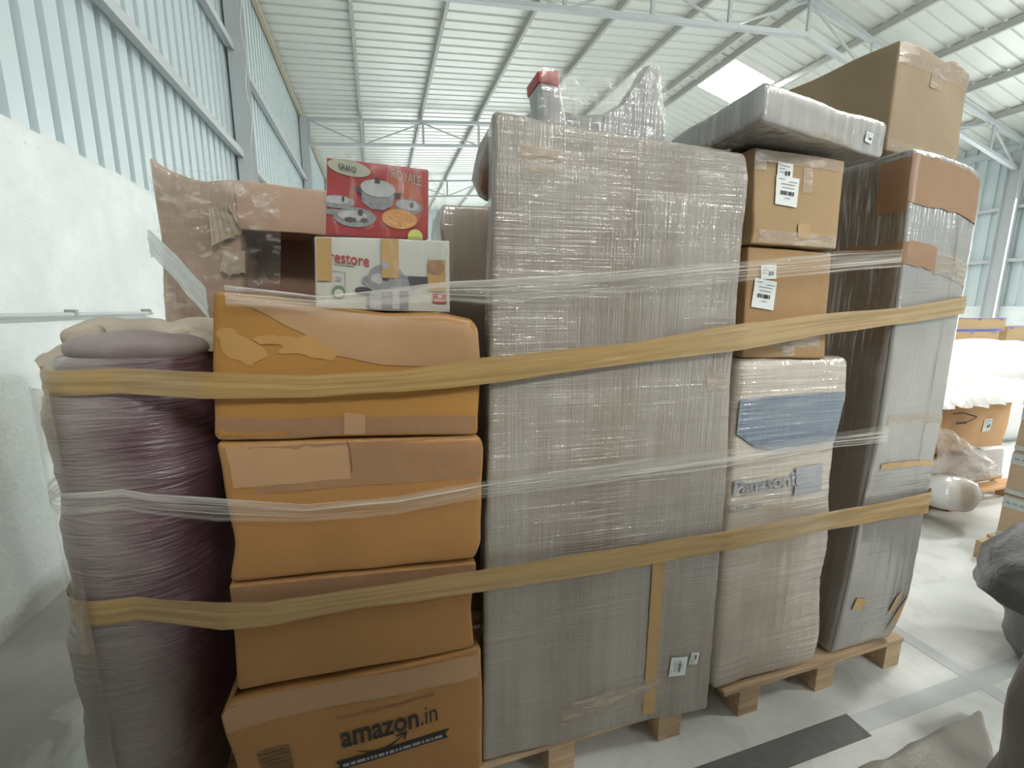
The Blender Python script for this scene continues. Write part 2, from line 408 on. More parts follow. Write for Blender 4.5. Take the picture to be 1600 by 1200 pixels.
    def patch(s, name, mat, parent, u0, u1, v0, v1, face='front', off=0.0015, step=0.02, ragged=0.0, shear=0.0, label=None, th=0.0):
        w = (s.Lt if face in ('left', 'right') else s.Ls)*abs(u1-u0); h = s.Lw*abs(v1-v0) if face not in ('top', 'bottom') else s.Lt*abs(v1-v0)
        n, m = max(2, int(w/step)), max(2, int(h/step)); vs = []; fs = []
        for j in range(m+1):
            for i in range(n+1):
                a, b = i/n, j/m
                rg = ragged*noise.noise(V((a*9*w*4, u0*40+v0*17, b*3)))*(1 if j in (0, m) else 0)
                rh = ragged*noise.noise(V((b*9*h*4, v0*31+u0*9, a*3)))*(1 if i in (0, n) else 0)
                vs.append(s.face(face, u0+(u1-u0)*a + rh, v0+(v1-v0)*b + shear*(a-0.5) + rg, off))
        for j in range(m):
            for i in range(n):
                k = j*(n+1)+i; fs.append((k, k+1, k+n+2, k+n+1))
        o = mesh_obj(name, vs, fs, mat, parent)
        if label: o['label'] = label
        return o
    def shape(s, name, mat, parent, polys, face='front', off=0.0025):
        """polys: lists of (u, v) outlines, each filled, on the face"""
        bm = bmesh.new()
        for P in polys:
            vv = [bm.verts.new((p[0], p[1], 0)) for p in P]
            try: bm.faces.new(vv)
            except ValueError: pass
        bmesh.ops.triangulate(bm, faces=bm.faces[:])
        bmesh.ops.subdivide_edges(bm, edges=[e for e in bm.edges if e.calc_length()*s.Ls > 0.05], cuts=2, use_grid_fill=True)
        bm.verts.index_update()
        vs = [s.face(face, v.co.x, v.co.y, off) for v in bm.verts]; fs = [tuple(v.index for v in f.verts) for f in bm.faces]
        bm.free()
        return mesh_obj(name, vs, fs, mat, parent, smooth=False)
    def text(s, name, txt, mat, parent, u, v, width, height, face='front', off=0.003, weight=0.0, slope=0.0, rot=0.0):
        """lettering whose left end of the baseline is at (u, v); width in metres along the face"""
        cu = bpy.data.curves.new('t', 'FONT'); cu.body = txt; cu.size = 1; cu.offset = weight; cu.resolution_u = 3
        to = bpy.data.objects.new('t', cu); COL.objects.link(to)
        bpy.context.view_layer.update()
        me = bpy.data.meshes.new_from_object(to.evaluated_get(bpy.context.evaluated_depsgraph_get()))
        pts = [p.co.copy() for p in me.vertices]
        fs = [tuple(p.vertices) for p in me.polygons]
        bpy.data.objects.remove(to); bpy.data.meshes.remove(me); bpy.data.curves.remove(cu)
        x0, x1 = min(p.x for p in pts), max(p.x for p in pts)
        Lu = s.Lt if face in ('left', 'right') else s.Ls
        vs = []
        for p in pts:
            a = (p.x-x0)/(x1-x0)*width; b = p.y*height
            if rot: a, b = a*math.cos(rot)-b*math.sin(rot), a*math.sin(rot)+b*math.cos(rot)
            vs.append(s.face(face, u + a/Lu, v + (b + a*slope)/s.Lw, off))
        return mesh_obj(name, vs, fs, mat, parent, smooth=False)

def ellipse(cx, cy, rx, ry, n=28, a0=0, a1=2*math.pi, tilt=0):
    out = []
    for k in range(n):
        t = a0 + (a1-a0)*k/(n if a1-a0 > 6.28 else n-1); x, y = rx*math.cos(t), ry*math.sin(t)
        out.append((cx + x*math.cos(tilt)-y*math.sin(tilt), cy + x*math.sin(tilt)+y*math.cos(tilt)))
    return out
def rect(x0, x1, y0, y1): return [(x0, y0), (x1, y0), (x1, y1), (x0, y1)]

def ribbon(name, pts, mat, label=None, cat=None, group=None, strands=10, step=0.02, crinkle=0.004, parent=None):
    """pts: (x, y, ztop, zbot) centreline waypoints of a stretched band of film"""
    P = []
    for a, b in zip(pts, pts[1:]):
        L = math.dist(a[:3], b[:3]); n = max(1, int(L/step))
        for k in range(n):
            t = k/n; P.append([a[i]+(b[i]-a[i])*t for i in range(4)])
    P.append(list(pts[-1]))
    vs, uv, fs = [], [], []; run = 0
    sd = V((pts[0][0]*13+pts[0][2]*7, 5.1, pts[0][3]*3))
    for i, p in enumerate(P):
        if i: run += math.dist(P[i-1][:2], p[:2])
        q = P[min(i+1, len(P)-1)]; o = P[max(i-1, 0)]
        t = V((q[0]-o[0], q[1]-o[1], 0)).normalized(); nrm = V((t.y, -t.x, 0))
        for k in range(strands+1):
            f = k/strands
            e = 0.004*noise.noise(V((run*5, f*3, 1)) + sd)*(1 if k in (0, strands) else 0.4)
            z = p[3]+(p[2]-p[3])*f + e
            d = crinkle*(noise.noise(V((run*2.2, f*9, 0)) + sd) + 0.6*noise.noise(V((run*9, f*22, 3)) + sd))
            vs.append(V((p[0], p[1], z)) + nrm*(abs(d)*1.0)); uv.append((run, f))
    m = strands+1
    for i in range(len(P)-1):
        for k in range(strands): fs.append((i*m+k, (i+1)*m+k, (i+1)*m+k+1, i*m+k+1))
    og = (pts[0][0], pts[0][1], pts[0][3])
    o = mesh_obj(name, vs, fs, mat, parent, og, True, uv)
    return tag(o, label, cat, group)

def grid_sheet(name, P, mat, parent=None, n=24, m=16, fn=None, origin=None):
    """bilinear sheet over four corners with a displacement fn(a, b) -> Vector"""
    P = [V(p) for p in P]; vs, uv, fs = [], [], []
    for j in range(m+1):
        for i in range(n+1):
            a, b = i/n, j/m
            p = P[0]*(1-a)*(1-b) + P[1]*a*(1-b) + P[2]*a*b + P[3]*(1-a)*b
            if fn: p = p + V(fn(a, b))
            vs.append(p); uv.append((a, b))
    for j in range(m):
        for i in range(n):
            k = j*(n+1)+i; fs.append((k, k+1, k+n+2, k+n+1))
    return mesh_obj(name, vs, fs, mat, parent, origin, True, uv)

def blob(name, rings, mat, parent=None, origin=None, n=40, amp=0.01, freq=6, power=2.6, seed=0, wr=0.0, wf=(3, 3, 30)):
    """closed lumpy body: rings = (cx, cy, z, rx, ry)"""
    vs, fs = [], []; sd = V((seed*2.3, seed*5.1, seed*1.7))
    for (cx, cy, z, rx, ry) in rings:
        for k in range(n):
            t = 2*math.pi*k/n; c, s_ = math.cos(t), math.sin(t)
            x = math.copysign(abs(c)**(2/power), c)*rx; y = math.copysign(abs(s_)**(2/power), s_)*ry
            p = V((cx+x, cy+y, z)); d = V((c, s_, 0))
            f = 1 if max(rx, ry) > 0.03 else 0
            a = amp*2*noise.noise((p+sd)*freq)
            if wr: a += wr*2*noise.noise(V((p.x*wf[0], p.y*wf[1], p.z*wf[2])) + sd)
            q = p + d*a*f; q.z += amp*noise.noise((p-sd)*freq*1.3)
            vs.append(q)
    R = len(rings)
    for i in range(R-1):
        for k in range(n):
            k2 = (k+1) % n; fs.append((i*n+k, i*n+k2, (i+1)*n+k2, (i+1)*n+k))
    fs.append(tuple(reversed(range(n)))); fs.append(tuple((R-1)*n+k for k in range(n)))
    return mesh_obj(name, vs, fs, mat, parent, origin)

# ------------------------------------------------------------------ the building
WL, WR_, RX, Y0, Y1 = -1.68, 14.8, 7.8, -12.0, 26.0
def roof_z(x): return 6.38 + 0.091*(x-WL) if x < RX else 7.243 - 0.25*(x-RX)
m = MB(); m.box(WL-0.3, WR_+0.3, Y0-0.3, Y1+0.3, -0.2, 0.0)
struct('floor', m, MT['floor'])
# painted marking / worn band and joints on the floor in front of the pallets
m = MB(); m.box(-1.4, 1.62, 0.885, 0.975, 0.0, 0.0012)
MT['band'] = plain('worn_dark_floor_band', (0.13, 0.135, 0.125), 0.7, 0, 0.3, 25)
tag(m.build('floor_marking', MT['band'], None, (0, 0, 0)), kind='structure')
MT['band2'] = plain('faint_floor_band', (0.53, 0.55, 0.55), 0.6, 0, 0.1, 12)
m = MB(); m.box(1.62, 14, 0.90, 0.965, 0.0, 0.0012); m.box(2.25, 2.32, -6, 14, 0.0, 0.0016)
tag(m.build('floor_joint', MT['band2'], None, (0, 0, 0)), kind='structure')

# plaster dado of the left wall, slightly rough, ledge on top
vs, fs = [], []; ny, nz = 150, 24
for j in range(nz+1):
    for i in range(ny+1):
        y = Y0 + (Y1-Y0)*((i/ny)); z = 2.4*j/nz
        y = -3 + 12*(i/ny) if True else y
        e = 0.012*noise.noise(V((0, y*2.1, z*2.3))) + 0.006*noise.noise(V((3, y*7, z*7)))
        zz = z + (0.018*noise.noise(V((9, y*5, 1))) if j == nz else 0)
        vs.append(V((WL+e, y, zz)))
for j in range(nz):
    for i in range(ny):
        k = j*(ny+1)+i; fs.append((k, k+1, k+ny+2, k+ny+1))
n0 = len(vs)
for i in range(ny+1): p = vs[nz*(ny+1)+i]; vs.append(V((WL-0.18, p.y, p.z)))
for i in range(ny): a = nz*(ny+1)+i; fs.append((a, a+1, n0+i+1, n0+i))
o = mesh_obj('wall_left', vs, fs, MT['plaster']); o['kind'] = 'structure'
m = MB(); m.box(WL-0.2, WL, Y0, -3, 0, 2.4); m.box(WL-0.2, WL, 9, Y1, 0, 2.4)
struct('wall_left.001', m, MT['plaster'])

def profile(L0, L1, pitch=0.2, rib=0.055, d=0.028, slope=0.012):
    """trapezoidal sheet profile: list of (position, depth)"""
    out = []; y = L0
    while y < L1:
        out += [(y, 0), (y+pitch-rib-2*slope, 0), (y+pitch-rib-slope, d), (y+pitch-slope, d)]; y += pitch
    out.append((L1, 0)); return out
def clad(name, prof, f, mat):
    """f(pos, depth, k) -> point for k = 0, 1 (two ends of each line)"""
    vs = []; fs = []
    for p, d in prof: vs += [f(p, d, 0), f(p, d, 1)]
    for i in range(len(prof)-1): fs.append((2*i, 2*i+2, 2*i+3, 2*i+1))
    o = mesh_obj(name, vs, fs, mat, smooth=False); o['kind'] = 'structure'; return o
pr = profile(Y0, Y1, 0.2, 0.062, -0.05, 0.006)
clad('wall_left.002', pr, lambda p, d, k: V((WL-0.03+d, p, (2.30, 6.45)[k])), MT['clad'])
pr = profile(Y0, Y1, 0.25, 0.06, -0.03)
clad('wall_right', pr, lambda p, d, k: V((WR_-d, p, (1.58, 5.7)[k])), MT['clad'])
m = MB(); m.box(WR_-0.05, WR_+0.2, Y0, Y1, 0, 1.6); struct('wall_right.001', m, MT['plaster'])
prx = profile(WL-0.1, WR_+0.1, 0.25, 0.06, 0.03)
clad('wall_far', prx, lambda p, d, k: V((p, Y1-0.02+d, (0, 7.4)[k])), MT['clad'])
clad('wall_back', prx, lambda p, d, k: V((p, Y0-0.02-d, (0, 7.4)[k])), MT['clad'])
# roof sheets run down the slopes; ribs across them
pr = profile(Y0, Y1, 0.27, 0.05, 0.03)
clad('ceiling', pr, lambda p, d, k: V(((WL-0.2, RX)[k], p, roof_z((WL-0.2, RX-1e-6)[k])+0.05+d)), MT['roofsheet'])
# right slope with its skylight openings
SKY = [(9.3, 10.55), (2.2, 3.4), (-2.6, -1.3), (-7.8, -6.4), (20.5, 21.7)]  # one is in view; of the unseen, some are added for floor light and glints
def right_slope(name, y0, y1, xs=None):
    pr = profile(y0, y1, 0.27, 0.05, 0.03); x0, x1 = xs or (RX, WR_+0.2)
    clad(name, pr, lambda p, d, k: V(((x0, x1)[k], p, roof_z((x0, x1)[k]+1e-6)+0.05+d)), MT['roofsheet'])
SX = (8.12, 9.42); edges = [Y0] + [e for s in sorted(SKY) for e in s] + [Y1]
for k in range(0, len(edges), 2): right_slope('ceiling.%03d' % (k//2+1), edges[k], edges[k+1])
for k, (a, b) in enumerate(sorted(SKY)):
    right_slope('ceiling.%03d' % (10+k), a, b, (RX, SX[0])); right_slope('ceiling.%03d' % (20+k), a, b, (SX[1], WR_+0.2))
    m = MB(); z0, z1 = roof_z(SX[0])+0.07, roof_z(SX[1])+0.07
    m.add([(SX[0], a, z0), (SX[1], a, z1), (SX[1], b, z1), (SX[0], b, z0), (SX[0], a, z0+0.02), (SX[1], a, z1+0.02), (SX[1], b, z1+0.02), (SX[0], b, z0+0.02)],
          [(0, 3, 2, 1), (4, 5, 6, 7), (0, 1, 5, 4), (1, 2, 6, 5), (2, 3, 7, 6), (3, 0, 4, 7)])
    struct('window_%d' % (k+1), m, MT['skylight'])
# unseen glowing panels added to the left slope to light the upper fronts
for k, (x0, x1, a, b) in enumerate([(2.6, 3.9, -6.4, -5.2), (0.2, 1.3, -5.9, -4.7)]):
    m = MB(); z0, z1 = roof_z(x0)+0.02, roof_z(x1)+0.02
    m.add([(x0, a, z0), (x1, a, z1), (x1, b, z1), (x0, b, z0), (x0, a, z0+0.02), (x1, a, z1+0.02), (x1, b, z1+0.02), (x0, b, z0+0.02)],
          [(0, 3, 2, 1), (4, 5, 6, 7), (0, 1, 5, 4), (1, 2, 6, 5), (2, 3, 7, 6), (3, 0, 4, 7)])
    struct('window_%d' % (k+6), m, MT['skylight'])
# purlins
PX = [-0.2, 1.37, 2.94, 4.49, 6.03, 7.57, 8.02, 9.47, 10.85, 12.2, 13.5]
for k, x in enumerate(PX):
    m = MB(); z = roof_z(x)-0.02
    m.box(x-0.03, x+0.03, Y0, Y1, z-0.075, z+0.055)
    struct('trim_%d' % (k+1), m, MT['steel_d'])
# eave angle and wall girts
m = MB(); m.box(WL-0.01, WL+0.06, Y0, Y1, 6.26, 6.36); struct('trim_20', m, plain('tan_eave_angle', (0.45, 0.40, 0.30), 0.6))
for k, z in enumerate((3.50, 4.77)):
    m = MB(); m.box(WL-0.01, WL+0.075, Y0, Y1, z-0.035, z+0.03); m.box(WL+0.065, WL+0.078, Y0, Y1, z-0.06, z+0.03)
    struct('trim_%d' % (21+k), m, MT['steel'])
for k, z in enumerate((2.7, 3.94)):
    m = MB(); m.box(WR_-0.12, WR_-0.03, Y0, Y1, z-0.04, z+0.04); struct('trim_%d' % (23+k), m, MT['steel'])
m = MB(); m.box(WR_-0.14, WR_, Y0, Y1, 5.20, 5.36); struct('trim_25', m, MT['steel'])

# columns and trusses
TY = [7.1, 13.2, 19.2]
names = ['nearest', 'second', 'farthest']
for q, y in enumerate(TY):
    for side in (0, 1):
        x = WL+0.08 if side == 0 else WR_-0.2
        t = thing('steel_column', ['grey steel column on the left wall, %s of the row', 'grey steel column on the right wall, %s of the row'][side] % names[q], 'column', (x, y, 0), 'steel wall columns')
        m = MB(); top = 6.3 if side == 0 else 5.2
        m.box(x-0.006, x+0.006, y-0.12, y+0.12, 0, top); m.build('web', MT['steel'], t)
        for dy in (-0.125, 0.125):
            m = MB(); m.box(x-0.08, x+0.09, y+dy-0.006, y+dy+0.006, 0, top); m.build('flange', MT['steel'], t)
        m = MB(); m.box(x-0.16, x+0.16, y-0.17, y+0.17, 0, 0.02); m.build('base_plate', MT['steel'], t)
    t = thing('roof_truss', 'grey steel roof truss spanning the hall, %s from the front' % names[q], 'roof truss', (RX, y, 6.4), 'steel roof trusses')
    bot = lambda x: roof_z(x)-0.74
    for nm, f in (('top_chord', lambda x: roof_z(x)-0.14), ('bottom_chord', bot)):
        m = MB()
        m.bar((WL+0.1, y, f(WL+0.1)), (RX, y, f(RX)), 0.09, 0.07); m.bar((RX, y, f(RX)), (WR_-0.1, y, f(WR_-0.1)), 0.09, 0.07)
        m.build(nm, MT['steel'], t)
    xs = [WL+0.15] + [p for p in PX if p not in (7.57, 8.02)] + [WR_-0.2]; xs.insert(6, RX); xs.sort()
    for k, x in enumerate(xs):
        m = MB(); m.bar((x+0.05, y, roof_z(x)-0.16), (x+0.05, y, bot(x)+0.02), 0.06, 0.045, (0, 1, 0)); m.build('upright', MT['steel'], t)
        if k < len(xs)-1:
            a, b = (roof_z(x)-0.16, bot(xs[k+1])+0.02) if k % 2 == 0 else (bot(x)+0.02, roof_z(xs[k+1])-0.16)
            m = MB(); m.bar((x+0.05, y+0.03, a), (xs[k+1]+0.05, y+0.03, b), 0.03, 0.035); m.build('diagonal', MT['steel'], t)
# conduit along the plaster
m = MB(); m.tube([(WL+0.04, -3+0.5*k, 1.462-0.001*k) for k in range(15)], 0.013)
t = thing('electric_conduit', 'thin white conduit pipe running along the whitewashed wall', 'pipe', (WL+0.03, 1, 1.46))
m.build('pipe', plain('white_pipe', (0.50, 0.53, 0.54), 0.4), t)
for y in (1.2, 2.35, 3.1, 3.95):
    m = MB(); m.box(WL+0.0, WL+0.056, y-0.012, y+0.012, 1.442, 1.478); m.build('clip', plain('grey_clip', (0.3, 0.32, 0.33), 0.5), t)
# cable hanging on the near column
cp = []
for k in range(40):
    z = 6.2-2.6*k/39; cp.append((WL+0.20+0.02*math.sin(k*0.6), 6.93, z))
m = MB(); m.tube(cp, 0.008, 6)
m.tube([(WL+0.22+0.06*math.cos(a), 6.9, 5.55+0.10*math.sin(a)) for a in [2*math.pi*k/16 for k in range(17)]], 0.007, 6)
tag(m.build('hanging_cable', plain('white_cable', (0.62, 0.63, 0.6), 0.5), None, (WL+0.2, 6.93, 3.6), True), 'pale looped cable hanging down the near steel wall column', 'cable')

# ------------------------------------------------------------------ pallets
def pallet(x0, x1, y0, y1, label, group='wooden pallets under the wrapped loads', bx=None, mat='wood', mat2=None, z0=0.0):
    t = thing('wooden_pallet', label, 'pallet', ((x0+x1)/2, (y0+y1)/2, z0), group)
    bx = bx or [x0, (x0+x1)/2-0.045, x1-0.09]
    for x in bx:
        for y in (y0, (y0+y1)/2-0.05, y1-0.1):
            m = MB(); m.box(x, x+0.092, y, y+0.12, z0, z0+0.095); m.build('block', MT[mat2 or mat], t, bevel=0.002)
    for x in bx:
        m = MB(); m.box(x, x+0.092, y0, y1, z0+0.0955, z0+0.112); m.build('stringer_board', MT[mat], t, bevel=0.001)
    n = 7
    for k in range(n):
        y = y0 - 0.004 + (y1-y0-0.1)*k/(n-1)
        m = MB(); m.box(x0, x1, y, y+0.11, z0+0.1125, z0+0.131); m.build('deck_board', MT[mat], t, bevel=0.001)
    return t
pallet(1.14, 2.07, 1.082, 2.1, 'pale wooden pallet under the wrapped appliance carton and tall cream package', bx=[1.216, 1.595, 1.978])
pallet(0.03, 0.965, 1.085, 2.1, 'pale wooden pallet under the big silver wrapped panel', bx=[0.05, 0.46, 0.872])
pallet(-0.74, -0.03, 1.08, 2.1, 'pale wooden pallet under the brown carton stack and mattress roll')
PZ = 0.132

# ------------------------------------------------------------------ left carton stack
def smudge(bx, o, spots, mat='tape_tan'):
    for (u0, u1, v0, v1, sh) in spots: bx.patch('tape_strip', MT[mat], o, u0, u1, v0, v1, ragged=0.004, shear=sh)
MT['card_s1'] = cardboard('ochre_kraft_board', (0.37, 0.185, 0.045), 0.08)
MT['card_s2'] = cardboard('warm_kraft_board', (0.355, 0.18, 0.06), 0.1)
MT['tape_pale'] = plain('pale_pink_tape', (0.39, 0.235, 0.125), 0.4, 0, 0.08, 14, 0.4)
def pile_box(name, label, F, depth=0.44, mat='card_s1', parts=(), **kw):
    b = Box(F, (0, depth, 0), **kw); t = thing(name, label, 'carton', b.base, 'brown cartons in the left stack')
    o = b.build('body', MT[mat], t, 0.02)
    return b, t
Y = 1.08
bA, tA = pile_box('cardboard_box', 'amber cardboard carton printed with a black smile arrow logo, lowest of the left stack',
    [(-0.375, 1.075, PZ+0.002), (0.236, 1.078, PZ+0.002), (0.237, Y, 0.533), (-0.405, 1.07, 0.553)], mat='card_s2', r=0.008, amp=0.005, freq=4, seed=1,
    lp=[(0, -0.37), (0.5, -0.39), (0.93, -0.412), (1, -0.395)], tp=[(0, -0.01), (0.15, 0.0), (0.6, -0.005), (1, 0.004)])
bB, tB = pile_box('cardboard_box', 'plain brown carton second from the bottom of the left stack, above the printed carton',
    [(-0.372, Y, 0.567), (0.222, Y, 0.542), (0.232, Y, 0.806), (-0.366, Y, 0.853)], mat='card_s2', r=0.010, amp=0.004, freq=4, seed=2,
    rp=[(0, 0.222), (0.5, 0.214), (1, 0.232)])
bC, tC = pile_box('cardboard_box', 'brown carton third from the bottom of the left stack with pinkish tape along its top',
    [(-0.362, Y, 0.858), (0.236, Y, 0.814), (0.244, Y, 1.166), (-0.353, Y, 1.203)], mat='card_s2', r=0.014, amp=0.005, freq=4, seed=3,
    lp=[(0, -0.362), (0.3, -0.345), (0.8, -0.35), (1, -0.358)], rp=[(0, 0.228), (0.15, 0.246), (0.6, 0.243), (0.93, 0.250), (1, 0.240)])
bD, tD = pile_box('cardboard_box', 'large ochre carton with slumped top, topmost of the left stack, under the cookware boxes',
    [(-0.358, Y, 1.208), (0.236, Y, 1.170), (0.241, Y, 1.466), (-0.335, Y, 1.540)], mat='card_s1', r=0.016, amp=0.006, freq=3.2, seed=4,
    tp=[(0, 0), (0.12, -0.008), (0.35, -0.012), (0.6, -0.012), (0.85, 0.006), (0.97, 0.0), (1, -0.015)], bulge=0.006,
    rp=[(0, 0.236), (0.5, 0.243), (1, 0.236)])
# folded-down top flap taped over the front rim, tape strips
def poly_patch(bx, parent, name, mat, lo, hi, u0=0.0, u1=1.0, n=30, off=0.0018, m=6):
    vs, fs = [], []
    for j in range(m+1):
        for i in range(n+1):
            u = u0+(u1-u0)*i/n; a, b = lerp_list(lo, u), lerp_list(hi, u)
            vs.append(bx.face('front', u, a+(b-a)*j/m, off))
    for j in range(m):
        for i in range(n):
            k = j*(n+1)+i; fs.append((k, k+1, k+n+2, k+n+1))
    return mesh_obj(name, vs, fs, mat, parent)
poly_patch(bD, tD, 'clear_tape_sheet', MT['tape_pale'], [(0.01, 0.985), (0.12, 0.93), (0.3, 0.80), (0.42, 0.65), (0.6, 0.60), (0.8, 0.585), (0.93, 0.60), (1, 0.66)], [(0, 0.99), (1, 0.99)])
for (u0, u1, v0, v1, s_) in [(0.02, 1.0, 0.02, 0.22, 0.01)]:
    bD.patch('tape_strip', MT['tape'], tD, 0.01, 0.985, 0.015, 0.17, ragged=0.006, shear=0.02, off=0.002)
bD.patch('tape_strip', MT['tape_pale'], tD, 0.45, 0.53, 0.015, 0.20, off=0.003, shear=-0.02)
MT['smudge'] = plain('pale_ochre_smudge', (0.42, 0.235, 0.075), 0.5, 0, 0.1, 20)
for i_, (cu, cv, ru, rv) in enumerate(((0.1, 0.62, 0.07, 0.08), (0.06, 0.70, 0.05, 0.05), (0.30, 0.70, 0.09, 0.07), (0.37, 0.66, 0.05, 0.06), (0.2, 0.72, 0.07, 0.03))):
    P_ = [(cu + (x-cu)*(1+0.5*noise.noise(V((x*23, y*17, i_)))), cv + (y-cv)*(1+0.6*noise.noise(V((x*19, y*29, i_+5))))) for x, y in ellipse(cu, cv, ru, rv, 40, tilt=0.3)]
    bD.shape('glue_patch', MT['smudge'], tD, [P_], off=0.0016 + 0.0002*i_)
bC.patch('tape_strip', MT['tape'], tC, 0.10, 0.99, 0.66, 0.985, ragged=0.008, shear=0.05, off=0.0016)
bC.patch('tape_strip', MT['tape_pale'], tC, 0.03, 0.45, 0.70, 0.985, off=0.0026, ragged=0.01, shear=0.03)
bC.patch('flap_seam', MT['ink_soft'], tC, 0.452, 0.458, 0.76, 0.99, off=0.0034)
bB.patch('tape_strip', MT['tape'], tB, 0.01, 0.99, 0.80, 0.985, off=0.0018, ragged=0.01, shear=0.01)
bA.patch('tape_strip', MT['tape_pale'], tA, 0.01, 0.99, 0.80, 0.985, off=0.0018, ragged=0.008, shear=-0.03)
# folded corner flap of the lowest carton
grid_sheet('corner_flap', [(-0.395, 1.082, 0.53), (-0.36, 1.10, 0.60), (-0.36, 1.40, 0.61), (-0.40, 1.40, 0.545)], MT['card_a'], tA, 6, 6)
# printing: wordmark, tracking line, smile, banner, stripe block
u_of = lambda x: (x+0.385)/0.622
v_of = lambda z: (z-0.134)/0.405
SL = 0.055
bA.text('wordmark', 'amazon', MT['ink'], tA, u_of(-0.143), v_of(0.330), 0.205, 0.092, weight=0.022, slope=SL)
bA.text('wordmark_suffix', '.in', MT['ink'], tA, u_of(0.066), v_of(0.341), 0.046, 0.088, slope=SL)
bA.text('tracking_line', 'Track your delivery: www.amazon.in/mobile', MT['ink_soft'], tA, u_of(-0.146), v_of(0.412), 0.255, 0.021, slope=0.065)
sm = []
for k in range(17):
    t_ = k/16; sm.append((-0.108+0.125*t_, 0.309-0.022*math.sin(math.pi*t_*0.93)+0.012*t_))
top_ = [(x, z) for x, z in sm]; bot_ = [(x, z-0.002-0.006*math.sin(math.pi*k/16)) for k, (x, z) in enumerate(sm)]
U = lambda pts: [(u_of(x), v_of(z+SL*(x+0.155))) for x, z in pts]
polys = [U([top_[k], bot_[k], bot_[k+1], top_[k+1]]) for k in range(16)]
polys.append(U([(-0.003, 0.322), (0.028, 0.325), (0.021, 0.299), (0.015, 0.303), (0.019, 0.317), (-0.003, 0.316)]))
bA.shape('smile_arrow', MT['ink'], tA, polys)
bn = lambda x, dz: (x, 0.262 + 0.055*(x+0.18) + dz)
bA.shape('banner', MT['ink'], tA, [[(u_of(a), v_of(b)) for a, b in [bn(-0.165, 0), bn(0.140, 0.0), bn(0.130, 0.014), bn(0.145, 0.028), bn(-0.165, 0.028), bn(-0.152, 0.014)]]])
bx_ = -0.145; mk = []
while bx_ < 0.118:
    w_ = random.choice((0.006, 0.012, 0.016, 0.022)); z_ = 0.2705 + 0.055*(bx_+0.17)
    mk.append([(u_of(bx_), v_of(z_)), (u_of(bx_+w_), v_of(z_+0.055*w_)), (u_of(bx_+w_), v_of(z_+0.055*w_+0.009)), (u_of(bx_), v_of(z_+0.009))]); bx_ += w_+0.004
bA.shape('banner_line', MT['ink_grey'], tA, mk, off=0.0045)
for k in range(9):
    z = 0.375-0.012*k
    bA.shape('stripe', MT['ink_soft'], tA, [rect(u_of(-0.335), u_of(-0.262), v_of(z), v_of(z+0.0085))])

# ------------------------------------------------------------------ cookware boxes on the left stack
MT['red'] = plain('glossy_red_print', (0.30, 0.035, 0.035), 0.3, 0, 0.25, 9); MT['redL'] = plain('orange_red_print', (0.38, 0.10, 0.05), 0.35, 0, 0.2, 20)
MT['white_print'] = plain('white_glossy_card', (0.50, 0.51, 0.46), 0.35, 0, 0.03); MT['silver'] = plain('silver_print', (0.24, 0.25, 0.26), 0.3, 0, 0.6, 70)
MT['silverL'] = plain('pale_silver_print', (0.40, 0.41, 0.41), 0.3, 0, 0.35, 60); MT['dark_print'] = plain('dark_grey_print', (0.05, 0.055, 0.06), 0.35)
MT['oval'] = plain('pale_oval_print', (0.40, 0.40, 0.31), 0.35, 0, 0.2, 40); MT['food'] = plain('orange_food_print', (0.52, 0.27, 0.10), 0.35, 0, 0.7, 150)
MT['maroon'] = plain('maroon_print', (0.34, 0.04, 0.035), 0.4); MT['green'] = plain('green_print', (0.12, 0.22, 0.10), 0.4); MT['lime'] = plain('lime_sticker', (0.52, 0.56, 0.15), 0.35)
MT['wrap_film'] = film('cookware_stretch_film', (0.88, 0.88, 0.86), 0.03, 0.32, (34, 34, 9), 0.08, (0, 0.5, 0), dens=0.60)
bP = Box([(-0.142, 1.15, 1.497), (0.182, 1.15, 1.486), (0.183, 1.15, 1.668), (-0.134, 1.15, 1.662)], (0, 0.26, 0), r=0.004, amp=0.0015, seed=5)
tP = thing('cookware_box', 'white pressure cooker box with red lettering and a cooker picture', 'box', bP.base, 'boxed cookware on the carton stack')
bP.build('body', MT['white_print'], tP, 0.03)
uP = lambda px: (px-492)/210.; vP = lambda px, py: 1-(py-(366+(px-492)*0.03))/(108-(px-492)*0.01)
def PP(pts): return [(uP(x), max(0.004, min(0.996, vP(x, y)))) for x, y in pts]
bP.text('wordmark', 'Prestore', MT['maroon'], tP, uP(503), vP(503, 402), 0.106, 0.040, weight=0.012, slope=-0.10)
bP.patch('tape_strip', MT['tape_tan'], tP, uP(495), uP(517), vP(500, 432), 0.98, off=0.0042)
bP.shape('small_print', MT['ink_grey'], tP, [PP([(520, 405), (550, 409), (550, 411), (520, 407)])])
bP.shape('approval_mark', MT['ink_grey'], tP, [PP([(518, 416), (536, 419), (536, 420), (518, 417)]), PP([(518, 438), (536, 440), (536, 441), (518, 439)]), PP([(535, 419), (536.5, 419), (536.5, 440), (535, 440)]), PP([(522, 425), (530, 426), (530, 433), (522, 432)])])
bP.shape('round_mark', MT['green'], tP, [ellipse(uP(526), vP(526, 449), 0.047, 0.09)])
bP.shape('round_mark_centre', MT['white_print'], tP, [ellipse(uP(526), vP(526, 451), 0.034, 0.062)], off=0.0035)
